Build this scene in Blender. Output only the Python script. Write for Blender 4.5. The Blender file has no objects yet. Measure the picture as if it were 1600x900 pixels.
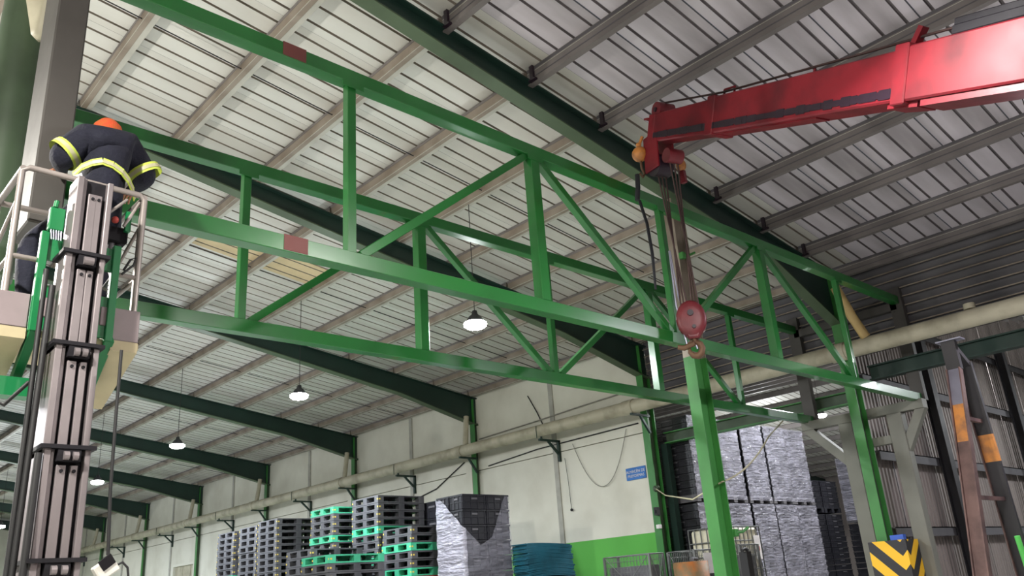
import bpy, bmesh, math, random
from mathutils import Vector, Matrix
random.seed(7)
C = bpy.context.scene.collection
SC = bpy.context.scene
H = 1.6                                   # eye height; x towards the white wall, y along the hall, z up

# ------------------------------------------------------------------ camera
cam = bpy.data.cameras.new('camera'); camo = bpy.data.objects.new('camera', cam); C.objects.link(camo)
right = Vector((0.73574771, -0.67376728, -0.068651)); down = Vector((0.18602847, 0.29852154, -0.93609738)); fwd = Vector((0.65120559, 0.67596046, 0.34497643))
m = Matrix.Identity(4)
for i in range(3):
    m[i][0] = right[i]; m[i][1] = -down[i]; m[i][2] = -fwd[i]
m[2][3] = H
camo.matrix_world = m
cam.sensor_width = 36; cam.lens = 1295.33/1600*36; cam.clip_end = 300
SC.camera = camo

# ------------------------------------------------------------------ world, lights, exposure
w = bpy.data.worlds.new('world'); SC.world = w; w.use_nodes = True
w.node_tree.nodes['Background'].inputs[0].default_value = (0.55, 0.62, 0.75, 1)
w.node_tree.nodes['Background'].inputs[1].default_value = 0.12
SC.view_settings.view_transform = 'Standard'; SC.view_settings.look = 'None'
SC.view_settings.exposure = 0.0; SC.view_settings.gamma = 1.0; SC.view_settings.use_curve_mapping = False

# (x, y, z of the diffuser, relative power); colours and the sideways share follow
LAMPS = [(8.22, 9.43, 5.65, 0.65), (8.22, 15.0, 5.69, 0.8), (8.22, 21.2, 5.73, .85), (8.22, 27.24, 5.65, .85),
         (8.22, 33.2, 5.65, 1.0), (8.22, 38.67, 5.5, 1.0), (8.22, 45.0, 5.65, 1.0),
         (4.95, 1.98, 5.65, 0.6), (11.0, 2.0, 5.65, 0.5), (-1.5, 2.5, 5.65, 1.6),
         (-1.5, 9.0, 5.65, 2.0), (-1.5, 15.0, 5.65, 1.0), (-1.5, 21.2, 5.65, 1.0), (2.6, -3.5, 5.65, 0.5), (9.0, -3.5, 5.65, 0.4)]  # far-left row is added fill; the last two, behind the viewer, are unseen
LAMP_W = 430.0; GLOW_W = 170.0
SIDE = {0: .35, 1: .4, 2: .5, 3: .5, 4: .5, 7: .35, 8: .25, 9: 1.7, 10: 2.2, 13: .2, 14: .2}
TINT = {7: (1, .96, .93), 8: (.94, .88, 1), 9: (1, .96, .88), 10: (1, .96, .88), 0: (.92, .96, 1), 1: (.86, .93, 1), 2: (.84, .92, 1), 3: (.82, .9, 1), 4: (.82, .9, 1), 5: (.82, .9, 1), 13: (1, .95, .86), 14: (.94, .88, 1)}

# ------------------------------------------------------------------ materials
def lin(r, g, b):
    f = lambda c: (c/255/12.92) if c/255 <= 0.04045 else ((c/255+0.055)/1.055)**2.4
    return (f(r), f(g), f(b), 1)
def mat(name, col, rough=0.6, metal=0.0, var=0.25, scale=3.0, bump=0.0, dirt=None, dirt_amt=0.4, coat=0.0, spec=0.5, stretch=(1, 1, 1)):
    M = bpy.data.materials.new(name); M.use_nodes = True
    nt = M.node_tree; N = nt.nodes; L = nt.links; b = N['Principled BSDF']
    tc = N.new('ShaderNodeTexCoord'); mp = N.new('ShaderNodeMapping'); mp.inputs['Scale'].default_value = stretch
    L.new(tc.outputs['Object'], mp.inputs[0])
    nz = N.new('ShaderNodeTexNoise'); nz.inputs['Scale'].default_value = scale; nz.inputs['Detail'].default_value = 6
    L.new(mp.outputs[0], nz.inputs['Vector'])
    mx = N.new('ShaderNodeMix'); mx.data_type = 'RGBA'
    c = lin(*col); d = lin(*dirt) if dirt else tuple(x*(1-var) for x in c[:3])+(1,)
    mx.inputs[6].default_value = c; mx.inputs[7].default_value = d
    mr = N.new('ShaderNodeMapRange'); mr.inputs[1].default_value = 0.42; mr.inputs[2].default_value = 0.7
    mr.inputs[3].default_value = 0; mr.inputs[4].default_value = 1 if not dirt else dirt_amt
    L.new(nz.outputs[0], mr.inputs[0]); L.new(mr.outputs[0], mx.inputs[0]); L.new(mx.outputs[2], b.inputs['Base Color'])
    b.inputs['Metallic'].default_value = metal; b.inputs['Specular IOR Level'].default_value = spec
    r2 = N.new('ShaderNodeMapRange'); r2.inputs[3].default_value = rough*0.8; r2.inputs[4].default_value = min(1, rough*1.25)
    L.new(nz.outputs[0], r2.inputs[0]); L.new(r2.outputs[0], b.inputs['Roughness'])
    b.inputs['Coat Weight'].default_value = coat
    if bump:
        n2 = N.new('ShaderNodeTexNoise'); n2.inputs['Scale'].default_value = scale*6; n2.inputs['Detail'].default_value = 4
        L.new(mp.outputs[0], n2.inputs['Vector'])
        bp = N.new('ShaderNodeBump'); bp.inputs['Strength'].default_value = bump; bp.inputs['Distance'].default_value = 0.02
        L.new(n2.outputs[0], bp.inputs['Height']); L.new(bp.outputs[0], b.inputs['Normal'])
    return M
def emit(name, col, s):
    M = bpy.data.materials.new(name); M.use_nodes = True; nt = M.node_tree
    b = nt.nodes['Principled BSDF']; b.inputs['Base Color'].default_value = (.8, .8, .8, 1)
    b.inputs['Emission Color'].default_value = (*col, 1); b.inputs['Emission Strength'].default_value = s
    return M
M = {}
M['truss'] = mat('truss_green_paint', (34, 110, 48), 0.30, 0.0, 0.25, 1.5, 0.03, coat=0.3)
M['primer'] = mat('red_brown_primer', (112, 62, 58), 0.6)
M['bare'] = mat('bare_steel', (170, 180, 175), 0.3, 0.8)
M['rafter'] = mat('rafter_green_paint', (26, 52, 44), 0.5, 0, 0.3, 1.0)
M['rafterlow'] = mat('rafter_flange_olive', (78, 96, 70), 0.5, 0, 0.3, 1.0)
M['column'] = mat('column_green_paint', (58, 128, 58), 0.45, 0, 0.3, 1.2, 0.03)
M['columnweb'] = mat('column_worn_web', (66, 84, 62), 0.5, 0, 0.3, 3.0)  # web tone greyer and darker than the flange green
M['purlin'] = mat('galvanised_purlin_dusty', (150, 139, 126), 0.55, 0.2, 0.3, 2.0, dirt=(112, 98, 84), dirt_amt=.7)
M['purlinpale'] = mat('pale_purlin_flange', (188, 186, 176), 0.5, 0.2, 0.2, 2.0)
M['purlindark'] = mat('grey_primed_purlin', (120, 114, 112), 0.55, 0.1, 0.25, 1.5)
M['sheet'] = mat('galvanised_roof_sheet', (210, 209, 202), 0.5, 0.25, 0.2, 0.7, dirt=(176, 170, 160), dirt_amt=.6, stretch=(0.35, 1.6, 1))
M['sheetrib'] = mat('dusty_rib_recess', (140, 132, 120), 0.7, 0.1)  # shade inside the ribs put into a darker colour
M['ribgrey'] = mat('soiled_rib', (112, 106, 108), 0.7)  # rib shade painted in again, greyer, for the near sheets
M['sheetgrey'] = mat('soiled_grey_roof_sheet', (204, 198, 204), 0.55, 0.2, 0.2, 0.9, dirt=(150, 144, 146), dirt_amt=.8, stretch=(0.3, 2.2, 1))
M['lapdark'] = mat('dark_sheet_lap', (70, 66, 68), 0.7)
M['sheetbeige'] = mat('stained_beige_skylight_sheet', (206, 186, 146), 0.6, 0, 0.15, 2.0)
M['cladding'] = mat('weathered_cladding', (148, 138, 134), 0.55, 0.3, 0.3, 1.2, dirt=(96, 88, 86), dirt_amt=.7, stretch=(1, 1, 0.3))
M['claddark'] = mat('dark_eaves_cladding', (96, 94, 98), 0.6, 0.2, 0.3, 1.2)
M['steeldark'] = mat('black_painted_steel', (44, 42, 46), 0.5)
M['greysteel'] = mat('grey_primed_steel', (118, 118, 108), 0.55, 0, 0.15, 2.0)
M['greypost'] = mat('dark_grey_primed_steel', (74, 71, 68), 0.6, 0, 0.15, 3.0)
M['pipe'] = mat('cream_painted_pipe', (182, 176, 154), 0.5, 0, 0.2, 3.0, 0.1, dirt=(120, 112, 92), dirt_amt=.6)
M['pipeyellow'] = mat('yellowed_pipe', (196, 168, 112), 0.5, 0, 0.2, 3.0)
M['floor'] = mat('concrete_floor', (166, 166, 162), 0.6, 0, 0.25, 0.6, 0.1)
M['black'] = mat('black_plastic', (34, 34, 40), 0.42, 0, 0.3, 2.0)
M['blackgrey'] = mat('grey_black_pallet_plastic', (92, 92, 96), 0.45, 0, 0.3, 2.5, 0.05, dirt=(60, 60, 66), dirt_amt=.8)
M['teal'] = mat('teal_pallet_plastic', (76, 190, 148), 0.45, 0, 0.3, 2.5)
M['tealsheet'] = mat('dark_teal_sheet', (24, 92, 112), 0.6, 0, 0.3, 4.0)
M['yellow'] = mat('yellow_label', (226, 200, 96), 0.5)
M['redpl'] = mat('red_plastic', (190, 70, 64), 0.5)
M['boom'] = mat('crane_red_paint', (118, 20, 32), 0.55, 0, 0.3, 2.5, 0.05, dirt=(70, 14, 22), dirt_amt=.8, spec=.35)
M['grease'] = mat('black_grease', (40, 26, 38), 0.35)
M['hookred'] = mat('hook_block_red', (108, 34, 42), 0.42, 0, 0.3, 6.0, 0.05)
M['hooksteel'] = mat('rusty_forged_steel', (104, 78, 58), 0.6, 0.3)
M['rope'] = mat('wire_rope', (74, 56, 54), 0.5, 0.5)
M['sling'] = mat('black_sling', (32, 34, 40), 0.7)
M['orange'] = mat('orange_paint', (196, 128, 60), 0.5, 0, .4, 9, .1, dirt=(120, 84, 62), dirt_amt=.8)
M['mast'] = mat('aluminium_mast', (140, 132, 134), 0.4, 0.55, 0.2, 4.0, 0.03)
M['mastblk'] = mat('mast_black', (20, 18, 24), 0.7, spec=.3)
M['rail'] = mat('cage_rail_grey', (146, 138, 134), 0.4, 0.3)
M['liftgreen'] = mat('lift_green_paint', (14, 112, 62), 0.4, 0, 0.2, 2)
M['liftcream'] = mat('platform_cream_underside', (176, 164, 132), 0.6)
M['liftgrey'] = mat('platform_grey_panel', (134, 122, 124), 0.55)
M['navy'] = mat('navy_workwear_cloth', (6, 9, 32), 0.9, 0, 0.3, 9, 0.3)
M['hivis'] = mat('hi_vis_yellow_tape', (196, 214, 86), 0.6)
M['silver'] = mat('reflective_silver_tape', (188, 184, 150), 0.4)
M['hair'] = mat('orange_red_headscarf', (206, 78, 40), 0.8, 0, 0.3, 30, 0.4, dirt=(150, 110, 40), dirt_amt=.8)
M['skin'] = mat('skin', (170, 120, 94), 0.6)
M['whitecloth'] = mat('white_cloth', (220, 222, 230), 0.8)
M['white'] = mat('white_paint', (214, 212, 204), 0.5)
M['cable'] = mat('black_rubber_cable', (22, 22, 24), 0.6)
M['cablepale'] = mat('pale_wire', (150, 148, 138), 0.6)
M['ropepale'] = mat('pale_fibre_rope', (176, 170, 140), 0.8)
M['rust'] = mat('rusty_steel', (112, 88, 84), 0.55, 0.4, 0.4, 4, 0.15, dirt=(66, 52, 52), dirt_amt=.8)
M['brightsteel'] = mat('worn_bright_steel', (176, 176, 196), 0.3, 0.8)
M['lime'] = mat('bright_green_paint', (92, 200, 92), 0.45)
M['blue'] = mat('blue_plastic', (48, 92, 190), 0.45)
M['signblue'] = mat('sign_blue', (40, 112, 190), 0.5)
M['cagewire'] = mat('galvanised_wire', (116, 118, 116), 0.45, 0.5)
M['tank'] = mat('milky_tank_plastic', (222, 216, 190), 0.45)
M['paper'] = mat('white_paper', (226, 222, 220), 0.6)
M['drum'] = mat('stained_rusty_drum', (112, 92, 62), 0.55, 0.2, 0.3, 5, 0.1, dirt=(166, 96, 40), dirt_amt=.9)
M['concretetrim'] = mat('grey_wall_trim', (176, 174, 164), 0.7)
M['lamphouse'] = mat('lamp_housing', (70, 72, 78), 0.4, 0.5)
M['glow'] = emit('lamp_diffuser_glow', (1.0, 0.98, 0.92), 60.0)

def wall_mat():
    Mw = mat('white_wall_green_dado', (222, 220, 206), 0.75, 0, 0.12, 0.8, 0.05, dirt=(192, 188, 172), dirt_amt=.6)
    nt = Mw.node_tree; N = nt.nodes; L = nt.links; b = N['Principled BSDF']
    src = b.inputs['Base Color'].links[0].from_socket
    g = N.new('ShaderNodeNewGeometry'); s = N.new('ShaderNodeSeparateXYZ'); L.new(g.outputs['Position'], s.inputs[0])
    lt = N.new('ShaderNodeMath'); lt.operation = 'LESS_THAN'; lt.inputs[1].default_value = 2.63; L.new(s.outputs[2], lt.inputs[0])
    mx = N.new('ShaderNodeMix'); mx.data_type = 'RGBA'; L.new(lt.outputs[0], mx.inputs[0]); L.new(src, mx.inputs[6])
    mx.inputs[7].default_value = lin(92, 176, 74); L.new(mx.outputs[2], b.inputs['Base Color'])
    return Mw
M['wall'] = wall_mat()
def film_mat(name, white=0.55, clear=0.45):
    F = bpy.data.materials.new(name); F.use_nodes = True; nt = F.node_tree; N = nt.nodes; L = nt.links
    b = N['Principled BSDF']; b.inputs['Base Color'].default_value = lin(176, 174, 188); b.inputs['Roughness'].default_value = 0.14
    b.inputs['Specular IOR Level'].default_value = 0.9
    tc = N.new('ShaderNodeTexCoord'); mp = N.new('ShaderNodeMapping'); mp.inputs['Scale'].default_value = (1.1, 1.1, 5); L.new(tc.outputs['Object'], mp.inputs[0])
    n = N.new('ShaderNodeTexNoise'); n.inputs['Scale'].default_value = 1.6; n.inputs['Detail'].default_value = 7; n.inputs['Roughness'].default_value = .65; L.new(mp.outputs[0], n.inputs['Vector'])
    mr = N.new('ShaderNodeMapRange'); mr.inputs[1].default_value = .3; mr.inputs[2].default_value = .7; mr.inputs[3].default_value = clear-.25; mr.inputs[4].default_value = white+.35
    L.new(n.outputs[0], mr.inputs[0])
    bp = N.new('ShaderNodeBump'); bp.inputs['Strength'].default_value = 1.0; bp.inputs['Distance'].default_value = .08
    n3 = N.new('ShaderNodeTexNoise'); n3.inputs['Scale'].default_value = 4; n3.inputs['Detail'].default_value = 5; L.new(mp.outputs[0], n3.inputs['Vector'])
    L.new(n3.outputs[0], bp.inputs['Height']); L.new(bp.outputs[0], b.inputs['Normal'])
    tr = N.new('ShaderNodeBsdfTransparent'); ms = N.new('ShaderNodeMixShader')
    L.new(mr.outputs[0], ms.inputs[0]); L.new(tr.outputs[0], ms.inputs[1]); L.new(b.outputs[0], ms.inputs[2])
    L.new(ms.outputs[0], N['Material Output'].inputs[0])
    return F
M['film'] = film_mat('clear_stretch_film', .34, .40)
M['filmwhite'] = film_mat('cloudy_stretch_film', .75, .7)
M['filmgrey'] = film_mat('greyish_stretch_film', .12, .38)
def chevron_mat():
    F = bpy.data.materials.new('yellow_black_chevrons'); F.use_nodes = True; nt = F.node_tree; N = nt.nodes; L = nt.links; b = N['Principled BSDF']
    tc = N.new('ShaderNodeTexCoord'); s = N.new('ShaderNodeSeparateXYZ'); L.new(tc.outputs['Object'], s.inputs[0])
    def mth(op, a, c=None):
        n = N.new('ShaderNodeMath'); n.operation = op
        for i, v in enumerate((a, c)):
            if v is None: continue
            if isinstance(v, (int, float)): n.inputs[i].default_value = v
            else: L.new(v, n.inputs[i])
        return n.outputs[0]
    y = mth('ADD', s.outputs[1], s.outputs[0]); ay = mth('ABSOLUTE', mth('SUBTRACT', y, 0.04))
    t = mth('SUBTRACT', mth('MULTIPLY', s.outputs[2], 1.0), ay)
    fr = mth('FRACT', mth('ADD', mth('MULTIPLY', t, 2.3), 0.25)); lt = mth('LESS_THAN', fr, 0.5)
    mx = N.new('ShaderNodeMix'); mx.data_type = 'RGBA'; L.new(lt, mx.inputs[0]); mx.inputs[6].default_value = lin(38, 36, 40); mx.inputs[7].default_value = lin(238, 186, 34)
    L.new(mx.outputs[2], b.inputs['Base Color']); b.inputs['Roughness'].default_value = .45
    return F
M['chevron'] = chevron_mat()

# ------------------------------------------------------------------ helpers
def tag(o, label=None, cat=None, group=None, kind=None):
    if label: o['label'] = label
    if cat: o['category'] = cat
    if group: o['group'] = group
    if kind: o['kind'] = kind
    return o
def thing(name, loc, label=None, cat=None, group=None, kind=None, rz=0.0):
    o = bpy.data.objects.new(name, None); o.empty_display_size = .1; C.objects.link(o); o.location = loc; o.rotation_euler = (0, 0, rz)
    return tag(o, label, cat, group, kind)
class MB:
    def __init__(s): s.v = []; s.f = []; s.mi = []; s.sm = []
    def add(s, vs, fs, mi=0, sm=False):
        b = len(s.v); s.v += [tuple(v) for v in vs]
        for f in fs: s.f.append(tuple(b+i for i in f)); s.mi.append(mi); s.sm.append(sm)
        return s
    def box(s, x0, x1, y0, y1, z0, z1, mi=0):
        return s.add([(x0,y0,z0),(x1,y0,z0),(x1,y1,z0),(x0,y1,z0),(x0,y0,z1),(x1,y0,z1),(x1,y1,z1),(x0,y1,z1)],
                     [(0,3,2,1),(4,5,6,7),(0,1,5,4),(1,2,6,5),(2,3,7,6),(3,0,4,7)], mi)
    def bar(s, p, q, w, h, up=(0,0,1), mi=0, w2=None, h2=None):
        p = Vector(p); q = Vector(q); d = (q-p).normalized(); u = Vector(up); sd = d.cross(u)
        if sd.length < 1e-5: sd = d.cross(Vector((0,1,0)))
        sd.normalize(); u = sd.cross(d).normalized(); w2 = w if w2 is None else w2; h2 = h if h2 is None else h2
        vs = []
        for c, ww, hh in ((p, w, h), (q, w2, h2)):
            for a, b in ((-1,-1),(1,-1),(1,1),(-1,1)): vs.append(c+sd*(a*ww/2)+u*(b*hh/2))
        return s.add(vs, [(0,1,2,3),(7,6,5,4),(0,4,5,1),(1,5,6,2),(2,6,7,3),(3,7,4,0)], mi)
    def tube(s, pts, r, n=8, mi=0, cap=True, sm=True):
        pts = [Vector(p) for p in pts]; rr = r if isinstance(r, (list, tuple)) else [r]*len(pts)
        vs = []; pu = None
        for i, p in enumerate(pts):
            d = (pts[min(i+1, len(pts)-1)]-pts[max(i-1, 0)]).normalized()
            if pu is None: pu = d.orthogonal().normalized()
            pu = (pu-d*pu.dot(d)).normalized(); sd = d.cross(pu)
            for k in range(n):
                a = 2*math.pi*k/n; vs.append(p+(pu*math.cos(a)+sd*math.sin(a))*rr[i])
        fs = []
        for i in range(len(pts)-1):
            for k in range(n): fs.append((i*n+k, i*n+(k+1)%n, (i+1)*n+(k+1)%n, (i+1)*n+k))
        s.add(vs, fs, mi, sm)
        if cap:
            s.add([vs[k] for k in range(n)], [tuple(range(n))[::-1]], mi); s.add([vs[-n+k] for k in range(n)], [tuple(range(n))], mi)
        return s
    def prism(s, poly, axis, a0, a1, mi=0):
        # poly: 2D points in the plane across axis; axis 'x': (y,z), 'y': (x,z), 'z': (x,y)
        def P(p, a): return {'x': (a, p[0], p[1]), 'y': (p[0], a, p[1]), 'z': (p[0], p[1], a)}[axis]
        n = len(poly); vs = [P(p, a0) for p in poly]+[P(p, a1) for p in poly]
        fs = [tuple(range(n)), tuple(range(2*n-1, n-1, -1))]+[(i, i+n, (i+1)%n+n, (i+1)%n) for i in range(n)]
        return s.add(vs, fs, mi)
    def sphere(s, c, r, n=12, mi=0, sc=(1,1,1)):
        vs = []; m_ = n//2
        for i in range(m_+1):
            t = math.pi*i/m_
            for k in range(n):
                a = 2*math.pi*k/n; vs.append((c[0]+r*sc[0]*math.sin(t)*math.cos(a), c[1]+r*sc[1]*math.sin(t)*math.sin(a), c[2]+r*sc[2]*math.cos(t)))
        fs = [(i*n+k, (i+1)*n+k, (i+1)*n+(k+1)%n, i*n+(k+1)%n) for i in range(m_) for k in range(n)]
        return s.add(vs, fs, mi, True)
    def lathe(s, prof, c=(0,0,0), n=20, mi=0, sm=True):
        vs = [(c[0]+r*math.cos(2*math.pi*k/n), c[1]+r*math.sin(2*math.pi*k/n), c[2]+z) for r, z in prof for k in range(n)]
        fs = [(i*n+k, i*n+(k+1)%n, (i+1)*n+(k+1)%n, (i+1)*n+k) for i in range(len(prof)-1) for k in range(n)]
        return s.add(vs, fs, mi, sm)
    def mesh(s, name, mats, bevel=0):
        me = bpy.data.meshes.new(name); me.from_pydata(s.v, [], s.f)
        for mm in (mats if isinstance(mats, (list, tuple)) else [mats]): me.materials.append(mm)
        me.polygons.foreach_set('material_index', s.mi); me.polygons.foreach_set('use_smooth', s.sm)
        bm = bmesh.new(); bm.from_mesh(me); bmesh.ops.recalc_face_normals(bm, faces=bm.faces)
        if bevel: bmesh.ops.bevel(bm, geom=bm.edges[:], offset=bevel, segments=1, affect='EDGES')
        bm.to_mesh(me); bm.free(); return me
    def build(s, name, mats, parent=None, world=True, bevel=0):
        if parent is not None and world:
            off = Vector((0,0,0)); p = parent
            while p is not None: off += p.location; p = p.parent
            s.v = [tuple(Vector(v)-off) for v in s.v]
        o = bpy.data.objects.new(name, s.mesh(name, mats, bevel)); C.objects.link(o)
        if parent is not None: o.parent = parent
        return o
    def top(s, name, mats, loc, label, cat, group=None, kind=None, bevel=0):
        # one-mesh thing, vertices given in world coordinates
        s.v = [tuple(Vector(v)-Vector(loc)) for v in s.v]
        o = bpy.data.objects.new(name, s.mesh(name, mats, bevel)); C.objects.link(o); o.location = loc
        return tag(o, label, cat, group, kind)
KIDS = {}
def copy_tree(o, parent=None):
    c = o.copy(); C.objects.link(c)
    if parent is not None: c.parent = parent
    if o.name not in KIDS: KIDS[o.name] = list(o.children)
    for ch in KIDS[o.name]: copy_tree(ch, c)
    return c
def inst(name, me, parent, loc):
    o = bpy.data.objects.new(name, me); C.objects.link(o); o.parent = parent; o.location = loc; return o
ORD = ['topmost', 'second', 'third', 'fourth', 'fifth', 'sixth', 'seventh', 'eighth', 'ninth', 'tenth', 'eleventh', 'twelfth', 'thirteenth', 'fourteenth', 'fifteenth', 'sixteenth', 'seventeenth', 'eighteenth', 'nineteenth', 'twentieth', 'twenty-first', 'twenty-second', 'twenty-third', 'twenty-fourth', 'twenty-fifth', 'twenty-sixth']
def sag(p, q, d, n=14):
    p = Vector(p); q = Vector(q); return [p.lerp(q, i/n)-Vector((0,0,d*4*(i/n)*(1-i/n))) for i in range(n+1)]

# roof geometry (world z)
PZ = lambda x: 7.27+H-0.14*x             # purlin underside = rafter top
RZ = lambda x: 7.10+H-0.165*x            # rafter underside
XW = 14.95                               # inner face of the white wall
XR = -1.5                                # ridge
FY = [-11.5, -5.5, 0.55, 6.5, 11.42, 17.35, 23.4, 29.4, 35.4, 41.4, 47.4, 53.4]

# ------------------------------------------------------------------ floor and outer walls
MB().box(-18, 46.3, -12, 54.2, -0.15, 0).top('floor', M['floor'], (0,0,0), 'grey concrete floor of the hall', None, kind='structure')
MB().box(-18.2, -18, -12, 54.2, 0, 8).top('wall_left', M['cladding'], (-18.1,20,0), 'far side cladding wall', None, kind='structure')
MB().box(-18, 46.3, -12.2, -12, 0, 10.5).top('wall_back', M['cladding'], (0,-12.1,0), 'cladding wall behind the viewer', None, kind='structure')
MB().box(-18, 46.3, 54.2, 54.4, 0, 10.5).top('wall_far', M['wall'], (0,54.3,0), 'far end wall', None, kind='structure')
MB().box(46.3, 46.5, -12, 54.2, 0, 8).top('wall_outer', M['cladding'], (46.4,20,0), 'outer wall of the neighbouring bay', None, kind='structure')

# white wall of panels along the right of the hall
wr = thing('wall_right', (XW, 32, 0), kind='structure'); wr['label'] = 'white panel wall with green dado behind the long pipe'
ys = []
for a, b in zip(FY[4:-1], FY[5:]): ys += [(a, (a+b)/2), ((a+b)/2, b)]
for a, b in ys:
    hole = None
    for z0, z1, dx in ((0, 4.78, 0), (4.80, 6.86, 0.0)):
        if z0 == 0 and a <= 36.5 <= b:      # window opening in the far bay
            MB().box(XW, XW+.16, a+.008, b-.008, 0, 2.2).build('wall_panel', M['wall'], wr)
            MB().box(XW, XW+.16, a+.008, b-.008, 3.75, 4.78).build('wall_panel', M['wall'], wr)
            MB().box(XW, XW+.16, a+.008, 35.45, 2.2, 3.75).build('wall_panel', M['wall'], wr) if a+.3 < 35.45 else None
            MB().box(XW, XW+.16, 38.1, b-.008, 2.2, 3.75).build('wall_panel', M['wall'], wr)
        else:
            MB().box(XW, XW+.16, a+.008, b-.008, z0, z1).build('wall_panel', M['wall'], wr)
for a, b in zip(FY[4:-1], FY[5:]):
    mid = (a+b)/2
    MB().box(XW-.035, XW, mid-.07, mid+.07, 0, 6.8).build('pilaster', M['concretetrim'], wr)
    if a > 12: MB().box(XW-.03, XW, a+.25, a+.5, 0, 6.8).build('pilaster', M['wall'], wr)
wn = thing('window_1', (XW, 36.8, 2.2), kind='structure'); wn['label'] = 'framed opening with a green lower board in the far white wall'
MB().box(XW-.02, XW+.1, 35.45, 38.1, 3.68, 3.78).box(XW-.02, XW+.1, 35.45, 38.1, 2.18, 2.26).box(XW-.02, XW+.1, 35.45, 35.55, 2.26, 3.68).box(XW-.02, XW+.1, 38.0, 38.1, 2.26, 3.68).build('window_frame', M['wall'], wn)
MB().box(XW+.06, XW+.12, 35.55, 38.0, 2.26, 2.8).build('lower_board', M['column'], wn)
for k in range(3): MB().box(XW+.08, XW+.11, 35.57+k*.82, 36.35+k*.82, 2.8, 3.68).build('pane', M['pipe'], wn)

# cladding wall crossing to the right behind the grey support, with girts
def corr(w_, h_, pitch=.15, d=.035):
    pts = []; k = 0; x = 0
    while x < w_-1e-6:
        pts += [(x, 0), (x+pitch*.45, 0), (x+pitch*.6, d), (x+pitch*.85, d)]; x += pitch
    pts.append((w_, 0)); mb = MB(); n = len(pts)
    mb.add([(p[0], p[1], 0) for p in pts]+[(p[0], p[1], h_) for p in pts], [(i, i+1, n+i+1, n+i) for i in range(n-1)]); return mb
wc = thing('wall_cross', (15.3, 6.8, 0), kind='structure'); wc['label'] = 'brownish grey corrugated partition wall with dark girts, at the right'
cm = corr(.99, 1).mesh('cladding_sheet', M['cladding'])
for k in range(31):
    x = 15.3+k*1.0; z = 6.5+.14*(x-15.3) if x < 30 else 8.55-.14*(x-30)
    o = inst('cladding_sheet', cm, wc, (k*1.0, random.uniform(-.006,.006), 0)); o.scale = (1, 1, z)
for z in (0.85, 2.24, 3.60, 5.05, 6.4):
    MB().box(15.4, 46, 6.62, 6.79, z-.02, z).box(15.4, 46, 6.62, 6.64, z-.17, z).build('girt', M['steeldark' if z > 6 else 'claddark'], wc)

# dark cladding above the pipe between the eaves
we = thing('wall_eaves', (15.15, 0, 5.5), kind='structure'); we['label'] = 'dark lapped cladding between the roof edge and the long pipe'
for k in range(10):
    MB().bar((15.25-.02*k, -11.9, 5.42+k*.165), (15.25-.02*k, 11.4, 5.42+k*.165), .02, .175, up=(-.45,0,1)).box(15.18-.02*k, 15.20-.02*k, -11.9, 11.4, 5.345+k*.165, 5.365+k*.165, 1).build('cladding_strip', [M['claddark'], M['purlin']], we)  # pale lower bars put the light caught by each strip edge into colour

# ------------------------------------------------------------------ roof of the hall
ce = thing('ceiling', (0, 20, PZ(0)+.2), kind='structure'); ce['label'] = 'ribbed pale metal roof on purlins above the green beams'
def sheet_mesh(x0, x1, zf, wid=.9, mats=None, name='roof_sheet', pitch=.3, lap=False):
    pts = [(0, 0, 0)] if not lap else [(0, -.01, 0), (.012, -.01, 2), (.013, 0, 2)]; n = int(round(wid/pitch))
    for k in range(n):
        c = pitch*(k+.5); pts += [(c-.020, 0, 0), (c-.012, .032, 1), (c+.012, .032, 1), (c+.020, 0, 1)]
    pts.append((wid, 0, 0)); mb = MB(); N_ = len(pts)
    vs = [(x0, p[0], zf(x0)+p[1]) for p in pts]+[(x1, p[0], zf(x1)+p[1]) for p in pts]
    for i in range(N_-1): mb.add([], [])
    mb.v = vs; mb.f = [(i, i+1, N_+i+1, N_+i) for i in range(N_-1)]; mb.mi = [pts[i+1][2] for i in range(N_-1)]; mb.sm = [False]*(N_-1)
    return mb.mesh(name, mats)
z0r = PZ(0)+.2
RSx = [(-1.5, 6.95), (6.85, 15.3)]
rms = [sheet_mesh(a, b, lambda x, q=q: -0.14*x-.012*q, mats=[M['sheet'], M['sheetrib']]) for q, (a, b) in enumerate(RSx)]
rmn = [sheet_mesh(a, b, lambda x, q=q: -0.14*x-.012*q, mats=[M['sheetgrey'], M['ribgrey'], M['lapdark']], lap=True) for q, (a, b) in enumerate(RSx)]
for k in range(73):
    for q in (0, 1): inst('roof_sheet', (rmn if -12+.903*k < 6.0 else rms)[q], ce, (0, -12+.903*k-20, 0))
MB().add([(XR,-12,PZ(XR)+.2),(XR,54.2,PZ(XR)+.2),(-18.1,54.2,PZ(XR)+.2-.14*16.6),(-18.1,-12,PZ(XR)+.2-.14*16.6)], [(0,1,2,3)]).build('roof_slope', M['sheet'], ce)
PX_ = [2.72, 4.02, 5.40, 6.82, 8.18, 9.48, 10.9, 12.25, 13.55]
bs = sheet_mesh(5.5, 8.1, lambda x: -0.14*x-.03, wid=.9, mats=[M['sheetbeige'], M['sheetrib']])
for yy in (6.5,):
    for x in PX_: MB().box(x-.05, x+.03, yy-.16, yy-.10, PZ(x)-.02, PZ(x)+.2).box(x-.06, x+.06, yy-.2, yy-.08, PZ(x)-.03, PZ(x)-.005).build('cleat', M['grease'], ce)
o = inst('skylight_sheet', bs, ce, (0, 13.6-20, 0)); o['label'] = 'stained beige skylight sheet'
for yy in (9.0, 14.4, 20.4, 26.4, 32.4, 38.4):
    MB().tube([(XR, yy, PZ(XR)+.06), (15, yy, PZ(15)+.06)], .009, 5).build('sag_rod', M['steeldark'], ce)
PX = [-1.35, 0.0, 1.35, 2.72, 4.02, 5.40, 6.82, 8.18, 9.48, 10.9, 12.25, 13.55, 14.75]
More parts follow.
